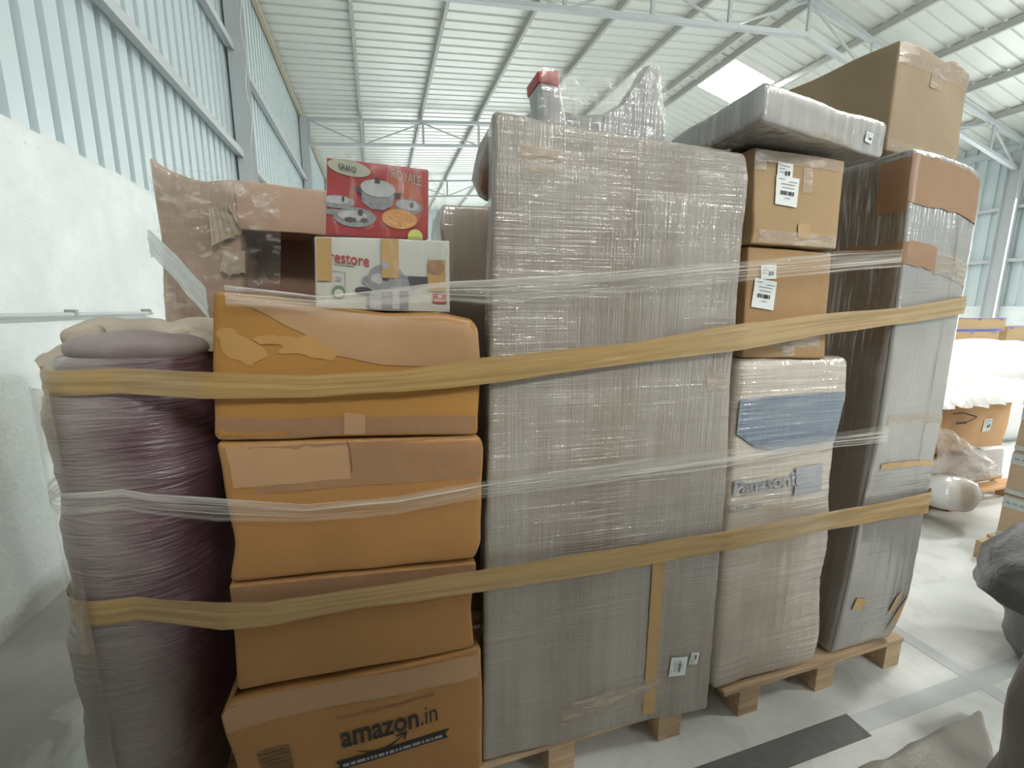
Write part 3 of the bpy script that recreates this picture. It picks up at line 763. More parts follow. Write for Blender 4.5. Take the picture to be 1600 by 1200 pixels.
# cooker picture
bP.shape('cooker_picture', MT['silver'], tP, [PP([(566, 428), (634, 432), (632, 476), (568, 474)]), ellipse(uP(600), vP(600, 432), 0.19, 0.13), ellipse(uP(598), vP(598, 424), 0.13, 0.16)])
bP.shape('cooker_highlight', MT['silverL'], tP, [PP([(572, 448), (590, 449), (590, 474), (572, 473)]), PP([(606, 440), (618, 441), (618, 474), (606, 473)]), ellipse(uP(585), vP(585, 428), 0.05, 0.07)], off=0.0035)
bP.shape('cooker_handle', MT['dark_print'], tP, [PP([(632, 424), (664, 425), (664, 437), (652, 438), (638, 446)]), ellipse(uP(563), vP(563, 446), 0.062, 0.05, tilt=-0.15), PP([(592, 426), (602, 426), (602, 431), (592, 431)])], off=0.0042)
bP.patch('tape_strip', MT['tape_tan'], tP, uP(591), uP(618), vP(605, 427), 0.985, off=0.005)
bP.shape('steam_vent', MT['ink_grey'], tP, [ellipse(uP(597), vP(597, 409), 0.028, 0.045)], off=0.0062)
bP.patch('tape_strip', MT['tape_tan'], tP, uP(665), uP(694), vP(680, 446), vP(680, 400), off=0.0045)
bP.shape('spice_picture', MT['tape'], tP, [ellipse(uP(678), vP(678, 411), 0.066, 0.10)], off=0.006)
bP.shape('red_logo', MT['red'], tP, [PP([(672, 449), (695, 450), (695, 465), (672, 464)])])
bP.shape('red_logo_detail', MT['white_print'], tP, [PP([(681, 451), (687, 451), (687, 455), (681, 455)]), PP([(674, 459), (694, 460), (694, 461.5), (674, 460.5)])], off=0.0038)
bR = Box([(-0.110, 1.16, 1.668), (0.130, 1.15, 1.668), (0.135, 1.15, 1.832), (-0.099, 1.16, 1.842)], (0, 0.21, 0), r=0.004, amp=0.002, seed=6)
tR = thing('cookware_box', 'red cookware gift box with pots pictured, standing on the white cooker box', 'box', bR.base, 'boxed cookware on the carton stack')
bR.build('body', MT['red'], tR, 0.03)
uR = lambda px: (px-508)/160.; vR = lambda px, py: 1-(py-(246+(px-508)*0.15))/(137-(px-508)*0.09)
def RR(pts): return [(uR(x), vR(x, y)) for x, y in pts]
def RE(px, py, rx, ry, tilt=0.0, n=24): return ellipse(uR(px), vR(px, py), rx/160., ry/130., n, tilt=tilt)
bR.shape('glow_print', MT['redL'], tR, [RE(628, 320, 30, 46, 0.2)], off=0.0012)
bR.shape('brand_oval', MT['oval'], tR, [RE(543, 266, 33, 13, -0.18)])
bR.text('brand_lettering', 'GRAND', MT['dark_print'], tR, uR(527), vR(527, 267), 0.040, 0.017, slope=-0.15, off=0.006, weight=0.02)
bR.text('title_lettering', 'ROYALE', MT['oval'], tR, uR(608), vR(608, 284), 0.070, 0.032, slope=-0.16, weight=-0.005)
bR.shape('pot_picture', MT['silver'], tR, [RR([(561, 306), (612, 312), (609, 332), (596, 340), (576, 337), (563, 325)]), RE(587, 310, 27, 12, -0.1), RE(526, 324, 25, 11), RE(552, 352, 32, 17), RE(636, 334, 23, 13, -0.2), RE(520, 342, 14, 5)])
bR.shape('pot_lid', MT['silverL'], tR, [RE(587, 302, 27, 15, -0.1), RE(524, 321, 20, 7), RE(634, 332, 19, 9, -0.2), RE(548, 349, 22, 9)], off=0.0035)
bR.shape('pot_handle', MT['dark_print'], tR, [RR([(582, 283), (590, 284), (590, 294), (582, 293)]), RR([(549, 296), (562, 303), (562, 312), (553, 306)]), RR([(611, 311), (626, 310), (622, 318), (612, 320)]), RE(640, 332, 3.5, 5), RE(534, 320, 2, 5), RE(560, 344, 4, 6), RE(545, 356, 9, 4), RE(566, 358, 6, 4)], off=0.0045)
bR.shape('biryani_picture', MT['food'], tR, [RE(621, 356, 28, 18, -0.1)], off=0.003)
bR.shape('side_stripe', MT['maroon'], tR, [RR([(654, 272), (668, 274), (667, 394), (655, 392)])], off=0.001)
bR.shape('round_sticker', MT['lime'], tR, [RE(646, 388, 12, 14)], off=0.005)
# film bag over the two cookware boxes
bF = Box([(-0.150, 1.140, 1.499), (0.190, 1.140, 1.488), (0.168, 1.140, 1.855), (-0.106, 1.145, 1.856)], (0, 0.30, 0), r=0.02, amp=0.006, freq=9, seed=7,
         lp=[(0, -0.150), (0.42, -0.145), (0.5, -0.115), (1, -0.106)], rp=[(0, 0.19), (0.42, 0.192), (0.52, 0.15), (0.66, 0.172), (0.85, 0.172), (1, 0.14)], tp=[(0, 0.004), (0.4, 0.006), (1, -0.022)])
o = bF.build('stretch_film_wrap', MT['wrap_film'], None, 0.015)
tag(o, 'clear crinkled film pulled over the red and white cookware boxes', 'plastic film')

# ------------------------------------------------------------------ carton and film behind the left stack
MT['hz_brown'] = wrapped('brown_board_in_film', (0.33, 0.21, 0.14), (0.50, 0.46, 0.42), 0.12, 0.5, 0.5, 0.4, 0.2)
tB1 = thing('open_carton', 'big pinkish brown open carton with torn side behind the left stack', 'carton', (-0.3, 1.85, 0.14))
b1 = Box([(-0.60, 1.80, 0.14), (0.12, 1.80, 0.14), (0.12, 1.80, 1.90), (-0.60, 1.80, 1.91)], (0, 0.30, 0), r=0.01, amp=0.004, seed=8)
b1.build('inner_body', MT['card_dark'], tB1, 0.04)
b2 = Box([(-0.615, 1.60, 0.14), (-0.40, 1.60, 0.14), (-0.40, 1.60, 1.885), (-0.612, 1.60, 1.900)], (0, 0.20, 0), r=0.012, amp=0.006, seed=9, tp=[(0, 0.03), (0.1, 0.0), (0.6, -0.02), (1, 0)],
         lp=[(0, -0.60), (0.75, -0.622), (1, -0.612)])
b2.build('side_panel', MT['hz_brown'], tB1, 0.03)
b3 = Box([(-0.405, 1.60, 1.735), (0.13, 1.60, 1.725), (0.13, 1.60, 1.855), (-0.405, 1.60, 1.882)], (0, 0.20, 0), r=0.006, amp=0.003, seed=10)
b3.build('top_flap', MT['card_pink'], tB1, 0.03)
grid_sheet('torn_flap', [(-0.47, 1.57, 1.68), (-0.385, 1.585, 1.725), (-0.42, 1.585, 1.80), (-0.47, 1.58, 1.79)], MT['card_torn'], tB1, 10, 8, lambda a, b: (0, 0.01*math.sin(a*30), 0.0))
grid_sheet('torn_flap', [(-0.46, 1.575, 1.60), (-0.39, 1.585, 1.60), (-0.385, 1.585, 1.67), (-0.44, 1.58, 1.665)], MT['card_torn'], tB1, 10, 8, lambda a, b: (0, 0.004*math.sin(a*30), 0.012*noise.noise(V((a*4, b*4, 0)))))
grid_sheet('film_cover', [(-0.61, 1.565, 1.45), (-0.30, 1.57, 1.45), (-0.27, 1.57, 1.885), (-0.60, 1.565, 1.91)],
           film('crumpled_bright_film', (0.80, 0.78, 0.72), 0.06, 0.55, (20, 20, 34), 0.1, (0, 0.8, 0), dens=0.58), tB1, 40, 40,
           lambda a, b: (0, 0.02*noise.noise(V((a*5, b*5, 0)))+0.01*noise.noise(V((a*16, b*16, 2))), -0.03*a*b+0.01*noise.noise(V((a*6, b*6, 5)))))
# second carton further right behind
MT['hz_grey'] = wrapped('grey_brown_board_in_film', (0.30, 0.23, 0.17), (0.42, 0.38, 0.33), 0.2, 0.6, 0.8, 0.2, 0.25)
b4 = Box([(0.235, 1.75, 0.14), (0.80, 1.75, 0.14), (0.80, 1.75, 1.885), (0.245, 1.75, 1.893)], (0, 0.33, 0), r=0.015, amp=0.006, seed=11,
         lp=[(0, 0.22), (0.80, 0.24), (0.88, 0.265), (0.95, 0.245), (1, 0.25)])
t4 = thing('wrapped_carton', 'grey brown film wrapped carton behind the gap between cookware boxes and silver panel', 'carton', b4.base)
b4.build('body', MT['hz_grey'], t4, 0.03)

# white taut film strand from rear carton to the front stack
MT['strand'] = film('taut_white_film', (0.92, 0.94, 0.92), 0.75, 1.0, (3, 22, 1), 0.15, out='UV', dens=0.42)
ribbon('stretch_film_band', [(-0.640, 1.60, 1.722, 1.640), (-0.622, 1.575, 1.716, 1.640), (-0.48, 1.33, 1.628, 1.560), (-0.338, 1.068, 1.538, 1.470)], MT['strand'],
       'taut white film band slanting from the rear carton to the top of the left stack', 'stretch film')

# ------------------------------------------------------------------ mattress roll on the left
def roll_mat():
    m, nt, b = M('purple_cloth_in_film')
    v = coords(nt)
    sh = noi(nt, 1.0, coords(nt, (7, 7, 75), (0.1, 0.2, 0)), 4, 0.55, 1.2); big = noi(nt, 3.2, v, 4, 0.6, 0.6)
    fib = noi(nt, 60, coords(nt, (1, 1, 1.5), (0, 0.6, 0)), 4, 0.7)
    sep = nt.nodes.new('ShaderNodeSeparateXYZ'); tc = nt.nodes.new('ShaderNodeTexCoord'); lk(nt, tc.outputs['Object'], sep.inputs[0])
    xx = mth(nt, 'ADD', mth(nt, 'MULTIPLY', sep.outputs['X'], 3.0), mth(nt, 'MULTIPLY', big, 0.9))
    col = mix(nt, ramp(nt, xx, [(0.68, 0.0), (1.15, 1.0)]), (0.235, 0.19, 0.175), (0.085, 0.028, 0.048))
    col = mix(nt, mth(nt, 'MULTIPLY', ramp(nt, sh, [(0.5, 0.0), (0.75, 1.0)]), 0.22), col, (0.34, 0.31, 0.30))
    col = mix(nt, mth(nt, 'MULTIPLY', fib, 0.3), col, (0.22, 0.19, 0.185))
    lk(nt, col, b.inputs['Base Color']); b.inputs['Roughness'].default_value = 0.4
    b.inputs['Coat Weight'].default_value = 0.8; b.inputs['Coat Roughness'].default_value = 0.13
    nb = bump(nt, sh, 0.8, 0.010); lk(nt, nb, b.inputs['Coat Normal']); lk(nt, bump(nt, fib, 0.3, 0.004, nb), b.inputs['Normal'])
    return m
MT['roll'] = roll_mat()
MT['sack'] = plain('dusty_beige_sacking', (0.42, 0.36, 0.29), 0.75, 0, 0.25, 10, 0.5)
tM = thing('rolled_mattress', 'purple rolled mattress in clear film standing beside the whitewashed wall', 'mattress', (-0.68, 1.36, PZ))
rg = []
for k in range(70):
    f = k/69; z = PZ + (1.385-PZ)*f
    cx = lerp_list([(0, -0.64), (0.5, -0.605), (0.85, -0.572), (1, -0.565)], f); rx = lerp_list([(0, 0.145), (0.35, 0.158), (0.7, 0.165), (0.95, 0.162), (1, 0.145)], f)
    rg.append((cx, 1.345, z, rx, lerp_list([(0, 0.19), (0.3, 0.21), (0.9, 0.215), (1, 0.19)], f)))
rg += [(-0.565, 1.345, 1.395, 0.11, 0.14), (-0.565, 1.345, 1.398, 0.01, 0.01)]
blob('roll_body', rg, MT['roll'], tM, n=72, amp=0.010, freq=5, power=2.7, wr=0.0022, wf=(5, 5, 34))
def lobe(name, pts, r, mat, parent, seed, flat=0.75):
    """soft folded end: a swept fat tube with noise"""
    vs, fs = [], []; n = 20
    for i, (x, y, z, k) in enumerate(pts):
        a = V(pts[max(i-1, 0)][:3]); b = V(pts[min(i+1, len(pts)-1)][:3]); d = (b-a).normalized(); s_ = d.cross(V((0, 0, 1))).normalized(); u = s_.cross(d)
        for q in range(n):
            t = 2*math.pi*q/n; p = V((x, y, z)) + (s_*math.cos(t) + u*math.sin(t)*flat)*r*k
            vs.append(p + (p-V((x, y, z))).normalized()*0.012*noise.noise(p*14+V((seed, 0, 0))))
    for i in range(len(pts)-1):
        for q in range(n):
            q2 = (q+1) % n; fs.append((i*n+q, (i+1)*n+q, (i+1)*n+q2, i*n+q2))
    fs.append(tuple(range(n))); fs.append(tuple(reversed([(len(pts)-1)*n+q for q in range(n)])))
    return mesh_obj(name, vs, fs, mat, parent)
def arc(cx, cy, z, rx, ry, a0, a1, n=14, zr=0.0):
    return [(cx+rx*math.cos(a0+(a1-a0)*k/(n-1)), cy+ry*math.sin(a0+(a1-a0)*k/(n-1)), z+zr*math.sin(math.pi*k/(n-1)), 0.35+0.65*math.sin(math.pi*min(max((k+0.6)/(n+0.2), 0.02), 0.98))**0.4) for k in range(n)]
lobe('folded_end', arc(-0.555, 1.30, 1.395, 0.105, 0.09, math.pi*1.05, math.pi*2.0, zr=0.012), 0.052, plain('dusty_mauve_cloth', (0.27, 0.22, 0.215), 0.6, 0, 0.25, 18, 0.5), tM, 1)
lobe('folded_end', arc(-0.635, 1.37, 1.415, 0.075, 0.05, math.pi*1.1, -0.2, zr=0.012), 0.062, MT['sack'], tM, 2)
lobe('folded_end', arc(-0.47, 1.42, 1.412, 0.06, 0.05, math.pi*1.2, -0.2, zr=0.01), 0.062, MT['sack'], tM, 3)
grid_sheet('loose_sacking', [(-0.755, 1.26, 1.375), (-0.665, 1.15, 1.345), (-0.57, 1.25, 1.415), (-0.69, 1.34, 1.445)], MT['sack'], tM, 12, 12, lambda a, b: (0, 0, 0.012*noise.noise(V((a*4, b*4, 3)))))
grid_sheet('loose_sacking', [(-0.50, 1.30, 1.42), (-0.37, 1.27, 1.375), (-0.36, 1.45, 1.39), (-0.46, 1.50, 1.455)], MT['sack'], tM, 12, 12, lambda a, b: (0, 0, 0.015*noise.noise(V((a*5, b*5, 7)))))
ribbon('tape_edge', [(-0.735, 1.20, 1.33, 0.30), (-0.70, 1.15, 1.33, 0.30), (-0.66, 1.128, 1.33, 0.30)], film('beige_tape_through_film', (0.46, 0.38, 0.28), 0.2, 0.75, (6, 6, 3), 0.2), strands=40, parent=tM, crinkle=0.003)

# small bundles by the wall behind the mattress
MT['cream'] = plain('cream_plastic_sack', (0.62, 0.60, 0.50), 0.45, 0, 0.12, 12, 0.6)
for (x, y, rx, ry, zt, lb) in ((-1.02, 2.45, 0.14, 0.15, 1.43, 'cream plastic sack standing behind the mattress roll, nearer the carton'), (-1.30, 2.62, 0.13, 0.15, 1.36, 'cream plastic sack behind the mattress roll, touching the plaster wall')):
    o = blob('plastic_sack', [(x, y, 0.0, rx*0.8, ry*0.8), (x, y, 0.1, rx, ry)] + [(x, y, zt*k/10, rx, ry) for k in range(2, 10)] + [(x, y, zt*0.98, rx*0.8, ry*0.8), (x, y, zt, rx*0.4, ry*0.4), (x, y, zt+0.005, 0.01, 0.01)], MT['cream'], None, (x, y, 0), amp=0.012, freq=7)
    tag(o, lb, 'sack')

# ------------------------------------------------------------------ silver wrapped panel (wardrobe) in the middle
MT['silverwrap'] = silver_film('silver_wrapped_board', (0.155, 0.112, 0.078), (0.235, 0.185, 0.138), (0.46, 0.445, 0.415))
bW = Box([(0.240, 1.082, PZ+0.006), (1.038, 1.036, PZ+0.002), (1.000, 1.034, 1.918), (0.280, 1.082, 1.957)], (0.012, 0.11, 0), r=0.014, amp=0.003, freq=3, seed=12, wr=0.0016,
         rp=[(0, 1.030), (0.4, 1.020), (0.8, 0.998), (0.96, 0.998), (1, 0.975)], botp=[(0, 0), (0.5, 0.006), (1, 0)])
tW = thing('wrapped_wardrobe', 'tall wide flat package in silvery creased stretch film', 'wrapped furniture', bW.base)
bW.build('body', MT['silverwrap'], tW, 0.014)
bW.patch('brown_tape_strip', MT['tape_tan'], tW, 0.680, 0.735, 0.02, 0.345, off=0.003, ragged=0.002).__setitem__('label', 'vertical tan tape strip')
bW.patch('dark_tape_strip', MT['tape_clear'], tW, 0.32, 0.76, 0.045, 0.085, off=0.003, ragged=0.006, shear=0.02)
bW.patch('dark_tape_strip', MT['tape_clear'], tW, 0.10, 0.24, 0.93, 0.965, off=0.003, ragged=0.004)
bW.patch('dark_tape_strip', MT['tape_clear'], tW, 0.88, 0.97, 0.63, 0.66, off=0.003, ragged=0.004)
bV = Box([(0.46, 1.235, PZ+0.004), (0.985, 1.20, PZ+0.004), (0.965, 1.20, 1.90), (0.46, 1.235, 1.93)], (0.03, 0.48, 0), r=0.02, amp=0.004, seed=60)
tV = thing('wrapped_cabinet', 'wrapped cabinet standing hidden behind the silver panel and carrying the chair', 'wrapped furniture', bV.base)
bV.build('body', MT['hz_grey'], tV, 0.05)
def label_on(bx, parent, u, v, w, h, rot=0.0, small=False, side='front', clip=None):
    """white sticker with printed lines and a bar code; (u, v) its centre, w, h in metres"""
    def m_(x, y):
        a, b = x*w, y*h; c, s_ = math.cos(rot), math.sin(rot)
        return (u + (a*c-b*s_)/bx.Ls, v + (a*s_+b*c)/bx.Lw)
    R = lambda x0, x1, y0, y1: [m_(x0, y0), m_(x1, y0), m_(x1, y1), m_(x0, y1)]
    o = bx.shape('small_sticker' if small else 'barcode_sticker', MT['paper'], parent, [R(-0.5, 0.5, -0.5, 0.5)], off=0.004)
    ln = []
    if small:
        for y in (0.28, 0.1, -0.1): ln.append(R(-0.4, 0.0 if y < 0.2 else 0.3, y, y+0.05))
        ps = [R(0.0, 0.12, -0.25, 0.02), R(0.17, 0.32, -0.22, 0.04)]
    else:
        for y, a, b in ((0.38, -0.4, -0.15), (0.32, 0.05, 0.42), (0.22, -0.3, 0.32), (0.10, -0.25, 0.3), (-0.26, -0.1, 0.15)): ln.append(R(a, b, y, y+0.03))
        ps = []; x = -0.3
        while x < 0.28:
            k = random.choice((0.02, 0.03, 0.05)); ps.append(R(x, x+k, -0.14, 0.0)); x += k+random.choice((0.01, 0.015, 0.03))
    bx.shape('printed_lines', MT['ink_grey'], o, ln, off=0.0050)
    bx.shape('printed_number' if small else 'barcode', MT['ink'], o, ps, off=0.0050)
    for ch in [c for c in COL.objects if c.parent == o]: 
        ch.location = (0, 0, 0)
    return o
label_on(bW, tW, 0.832, 0.112, 0.072, 0.058, math.radians(90-4))
label_on(bW, tW, 0.905, 0.124, 0.045, 0.030, math.radians(90-8), True)

# ------------------------------------------------------------------ appliance carton, middle right
MT['appl'] = wrapped('appliance_board_in_film', (0.44, 0.36, 0.275), (0.68, 0.65, 0.59), 0.3, 0.85, 0.4, 1.0, 0.2, 0.22, bs=1.3, sc=0.8)
MT['appl_blue'] = wrapped('blue_print_in_film', (0.045, 0.085, 0.15), (0.42, 0.45, 0.50), 0.12, 0.55, 0.3, 0.8, 0.24, 0.22)
MT['appl_grey'] = wrapped('blue_grey_print_in_film', (0.16, 0.19, 0.24), (0.50, 0.49, 0.50), 0.4, 0.75, 0.3, 0.8, 0.24, 0.22)
bQ = Box([(1.098, 1.088, PZ+0.004), (1.588, 1.088, PZ+0.006), (1.540, 1.088, 1.335), (1.072, 1.088, 1.345)], (0, 0.6, 0), r=0.022, amp=0.005, freq=4, seed=13, wr=0.002,
         lp=[(0, 1.10), (0.05, 1.093), (0.5, 1.078), (1, 1.072)], rp=[(0, 1.575), (0.1, 1.592), (0.35, 1.568), (0.75, 1.540), (0.9, 1.552), (1, 1.535)])
tQ = thing('wrapped_appliance_carton', 'film wrapped appliance carton with blue printed panel, right of the silver panel', 'carton', bQ.base)
bQ.build('body', MT['appl'], tQ, 0.014)
qx = lambda x: (x-1.085)/0.465
bQ.shape('blue_panel', MT['appl_blue'], tQ, [[(0.03, 0.80), (0.22, 0.755), (0.45, 0.742), (0.95, 0.755), (0.95, 0.905), (0.5, 0.90), (0.03, 0.895)]], off=0.007)
bQ.shape('grey_panel', MT['appl_grey'], tQ, [[(0.60, 0.60), (0.86, 0.61), (0.86, 0.69), (0.60, 0.685)]], off=0.006)
bQ.text('lettering', 'Panasonic', MT['appl_grey'], tQ, 0.04, 0.628, 0.30, 0.070, off=0.007, weight=0.03, slope=0.03)
bQ.text('model_lettering', 'NR-AH', MT['ink_grey'], tQ, 0.02, 0.575, 0.14, 0.035, off=0.007)

# ------------------------------------------------------------------ two labelled cartons on it
b5 = Box([(1.082, 1.088, 1.350), (1.425, 1.088, 1.340), (1.404, 1.088, 1.680), (1.066, 1.088, 1.686)], (0, 0.42, 0), r=0.006, amp=0.002, seed=14)
t5 = thing('labelled_carton', 'brown carton with white barcode sticker, lower of two on the appliance carton', 'carton', b5.base, 'labelled cartons on the appliance carton')
b5.build('body', MT['card_a'], t5, 0.03)
b5.patch('tape_strip', MT['tape_clear'], t5, 0.05, 0.92, 0.10, 0.30, ragged=0.02, off=0.002)
b5.patch('tape_strip', MT['tape_clear'], t5, 0.45, 0.60, 0.02, 0.24, off=0.003)
label_on(b5, t5, 0.20, 0.585, 0.088, 0.088, -0.10); label_on(b5, t5, 0.235, 0.785, 0.060, 0.042, 0.05, True)
b6 = Box([(1.060, 1.072, 1.690), (1.402, 1.072, 1.686), (1.388, 1.072, 1.948), (1.040, 1.072, 1.952)], (0, 0.44, 0), r=0.006, amp=0.003, seed=15,
         lp=[(0, 1.058), (0.1, 1.065), (0.5, 1.052), (1, 1.040)])
t6 = thing('labelled_carton', 'brown carton with white barcode sticker, upper of two, under the wrapped slab', 'carton', b6.base, 'labelled cartons on the appliance carton')
b6.build('body', MT['card_light'], t6, 0.03)
b6.patch('tape_strip', MT['tape_clear'], t6, 0.01, 0.99, 0.87, 0.985, ragged=0.004, off=0.002)
b6.patch('tape_strip', MT['tape_clear'], t6, 0.06, 0.97, 0.02, 0.16, ragged=0.02, off=0.002)
b6.patch('tape_strip', MT['tape_tan'], t6, 0.50, 0.64, 0.10, 0.26, off=0.003)
b6.patch('loose_tape', MT['tape_clear'], t6, 0.52, 0.62, 0.60, 0.86, off=0.004, ragged=0.01)
b6.patch('tape_strip', MT['tape_clear'], t6, 0.005, 0.12, 0.78, 0.985, off=0.003)
label_on(b6, t6, 0.345, 0.585, 0.086, 0.080, -0.04); label_on(b6, t6, 0.315, 0.79, 0.056, 0.046, -0.06, True)

# ------------------------------------------------------------------ tall cream package at the right
MT['creamwrap'] = wrapped('cream_package_in_film', (0.21, 0.195, 0.175), (0.31, 0.30, 0.29), 0.25, 0.75, 0.5, 0.6, 0.24, 0.14, c2=(0.30, 0.285, 0.26), bs=0.9)
bT = Box([(1.66, 1.088, PZ+0.004), (2.02, 1.088, PZ+0.006), (2.068, 1.088, 1.990), (1.700, 1.088, 2.026)], (0.0, 0.80, 0), r=0.022, amp=0.005, freq=3, seed=16, wr=0.001,
         lp=[(0, 1.665), (0.04, 1.68), (0.2, 1.705), (0.5, 1.735), (0.75, 1.730), (1, 1.700)], rp=[(0, 2.00), (0.06, 2.05), (0.12, 2.082), (0.35, 2.090), (0.75, 2.092), (1, 2.066)],
         tp=[(0, 0), (0.4, 0.012), (0.8, 0.012), (1, -0.01)])
tT = thing('wrapped_tall_package', 'tall cream package with brown tape bands wrapped in clear film, right end of the load', 'wrapped furniture', bT.base)
bT.build('body', MT['creamwrap'], tT, 0.018)
MT['creamside'] = wrapped('brown_side_in_film', (0.15, 0.115, 0.085), (0.40, 0.36, 0.31), 0.12, 0.6, 1.0, 0.1, 0.2, 0.12, sc=0.6)
bT.patch('brown_side_panel', MT['creamside'], tT, 0.01, 1.0, 0.004, 0.995, face='left', off=0.002, step=0.03).__setitem__('label', 'dark brown side board behind streaked film')
for (u0, u1, v0, v1, sh, mt) in ((0.0, 1.0, 0.905, 0.985, -0.01, 'tape'), (0.0, 0.45, 0.800, 0.842, -0.008, 'tape'), (0.45, 1.0, 0.785, 0.825, -0.01, 'tape_clear'),
                                 (0.10, 1.0, 0.500, 0.520, 0.0, 'tape_clear'), (0.15, 1.0, 0.408, 0.420, 0.0, 'tape_tan')):
    bT.patch('tape_band', MT[mt], tT, u0, u1, v0, v1, off=0.003, ragged=0.004, shear=sh)
bT.patch('tape_band', MT['tape'], tT, 0.70, 1.0, 0.800, 0.842, face='left', off=0.004, ragged=0.004)
bT.patch('tape_band', MT['tape'], tT, 0.88, 1.0, 0.895, 0.985, face='left', off=0.004, ragged=0.004)
bT.shape('tape_scrap', MT['tape_tan'], tT, [[(0.80, 0.03), (0.93, 0.05), (1.0, 0.11), (0.93, 0.10), (0.86, 0.07)], [(0.72, 0.07), (0.80, 0.075), (0.82, 0.12), (0.75, 0.11)], [(0.15, 0.10), (0.3, 0.095), (0.32, 0.12), (0.18, 0.125)]], off=0.004)
MT['dark_streak'] = film('dark_crease_in_film', (0.30, 0.28, 0.26), 0.15, 0.5, (20, 20, 4), 0.25)
bT.patch('film_crease', MT['dark_streak'], tT, 0.70, 0.73, 0.20, 0.90, off=0.003, ragged=0.004)
# carton on the tall package
b7 = Box([(1.738, 1.20, 2.052), (2.225, 1.262, 2.052), (2.215, 1.262, 2.402), (1.732, 1.20, 2.402)], (-0.09, 0.58, 0), r=0.008, amp=0.004, seed=17,
         tp=[(0, 0.0), (0.35, 0.008), (0.6, -0.004), (0.75, 0.014), (0.95, -0.004), (1, -0.012)])
t7 = thing('large_carton', 'large plain brown carton on top of the tall cream package, highest in the load', 'carton', b7.base)
b7.build('body', cardboard('greyish_kraft_board', (0.27, 0.195, 0.118)), t7, 0.03)
b7.patch('tape_strip', MT['tape_clear'], t7, 0.01, 0.99, 0.80, 0.985, off=0.002, ragged=0.012)
b7.patch('tape_strip', MT['tape_clear'], t7, 0.44, 0.60, 0.70, 0.83, off=0.003, ragged=0.01)
b7.patch('tape_strip', MT['tape_clear'], t7, 0.01, 0.95, 0.02, 0.12, off=0.002, ragged=0.012)

# ------------------------------------------------------------------ wrapped slab
MT['slabwrap'] = wrapped('slab_in_film', (0.30, 0.27, 0.25), (0.62, 0.62, 0.61), 0.25, 0.85, 1.0, 0.1, 0.16, 0.1, sc=0.45, bs=1.2)
F = [V((0.937, 0.953, 1.967)), V((1.535, 1.066, 1.964)), V((1.530, 1.066, 2.070)), V((0.937, 0.953, 2.056))]
bS = Box(F, (0.03, 0.95, 0), r=0.016, amp=0.003, freq=5, seed=18, wr=0.002)
tS = thing('wrapped_slab', 'flat mattress like slab in glossy film lying over the two labelled cartons', 'wrapped furniture', bS.base)
bS.build('body', MT['slabwrap'], tS, 0.016)
label_on(bS, tS, 0.83, 0.42, 0.034, 0.026, -0.1, True)
bS.patch('tape_strip', MT['tape_clear'], tS, 0.42, 0.72, 0.02, 0.20, off=0.003, ragged=0.01)

# ------------------------------------------------------------------ wrapped stool frame on the silver panel
tK = thing('wrapped_chair', 'small chair in clear film lying on top of the silver panel, arm up', 'chair', (0.66, 1.28, 1.96))
MT['grey_pad'] = wrapped('grey_padding_in_film', (0.17, 0.165, 0.155), (0.38, 0.385, 0.37), 0.25, 0.7, 0.8, 0.3, 0.2)
bk = Box([(0.485, 1.25, 1.955), (0.560, 1.25, 1.955), (0.510, 1.25, 2.148), (0.450, 1.25, 2.138)], (0, 0.09, 0), r=0.008, amp=0.002, seed=19)
bk.build('arm_post', MT['grey_pad'], tK, 0.015)
bk2 = Box([(0.452, 1.247, 2.112), (0.514, 1.247, 2.112), (0.512, 1.247, 2.150), (0.449, 1.247, 2.140)], (0, 0.095, 0), r=0.005, amp=0.001, seed=20)
bk2.build('post_cap', MT['maroon'], tK, 0.015).__setitem__('label', 'maroon post end')
# curved seat side: profile extruded in y
def prof_body(name, top, zb, y0, y1, mat, parent, n=30):
    x0, x1 = top[0][0], top[-1][0]; vs, fs = [], []; ny = 6
    for j in range(ny+1):
        y = y0+(y1-y0)*j/ny; e = 0.012*math.sin(math.pi*j/ny)
        for i in range(n+1):
            x = x0+(x1-x0)*i/n; z = lerp_list(top, x); d = 0.004*noise.noise(V((x*14, y*12, 3)))
            vs += [V((x, y, zb)), V((x, y+d, z+e+d))]
    w = 2*(n+1)
    for j in range(ny):
        for i in range(n):
            a = j*w+2*i; fs += [(a+1, a+3, a+w+3, a+w+1), (a, a+w, a+w+2, a+2)]
        fs += [(j*w, j*w+1, (j+1)*w+1, (j+1)*w), (j*w+2*n, (j+1)*w+2*n, (j+1)*w+2*n+1, j*w+2*n+1)]
    for i in range(n):
        a = 2*i; fs.append((a, a+2, a+3, a+1)); a += ny*w; fs.append((a, a+1, a+3, a+2))
    return mesh_obj(name, vs, fs, mat, parent, smooth=False)
prof_body('seat_side', [(0.50, 2.055), (0.58, 2.045), (0.66, 2.058), (0.72, 2.090), (0.77, 2.155), (0.805, 2.210), (0.838, 2.212), (0.856, 2.13), (0.872, 2.02)], 1.955, 1.255, 1.33, MT['grey_pad'], tK, 50)
grid_sheet('film_cover', [(0.455, 1.24, 1.96), (0.885, 1.235, 1.955), (0.835, 1.24, 2.222), (0.46, 1.24, 2.148)], film('chair_film', (0.8, 0.8, 0.78), 0.08, 0.4, (20, 20, 6), 0.1, (0, 0.9, 0)), tK, 40, 20,
           lambda a, b: (0.018*math.sin(math.pi*b)*(a-0.5), 0.01*noise.noise(V((a*6, b*4, 1))), -0.035*math.sin(math.pi*a)*b))
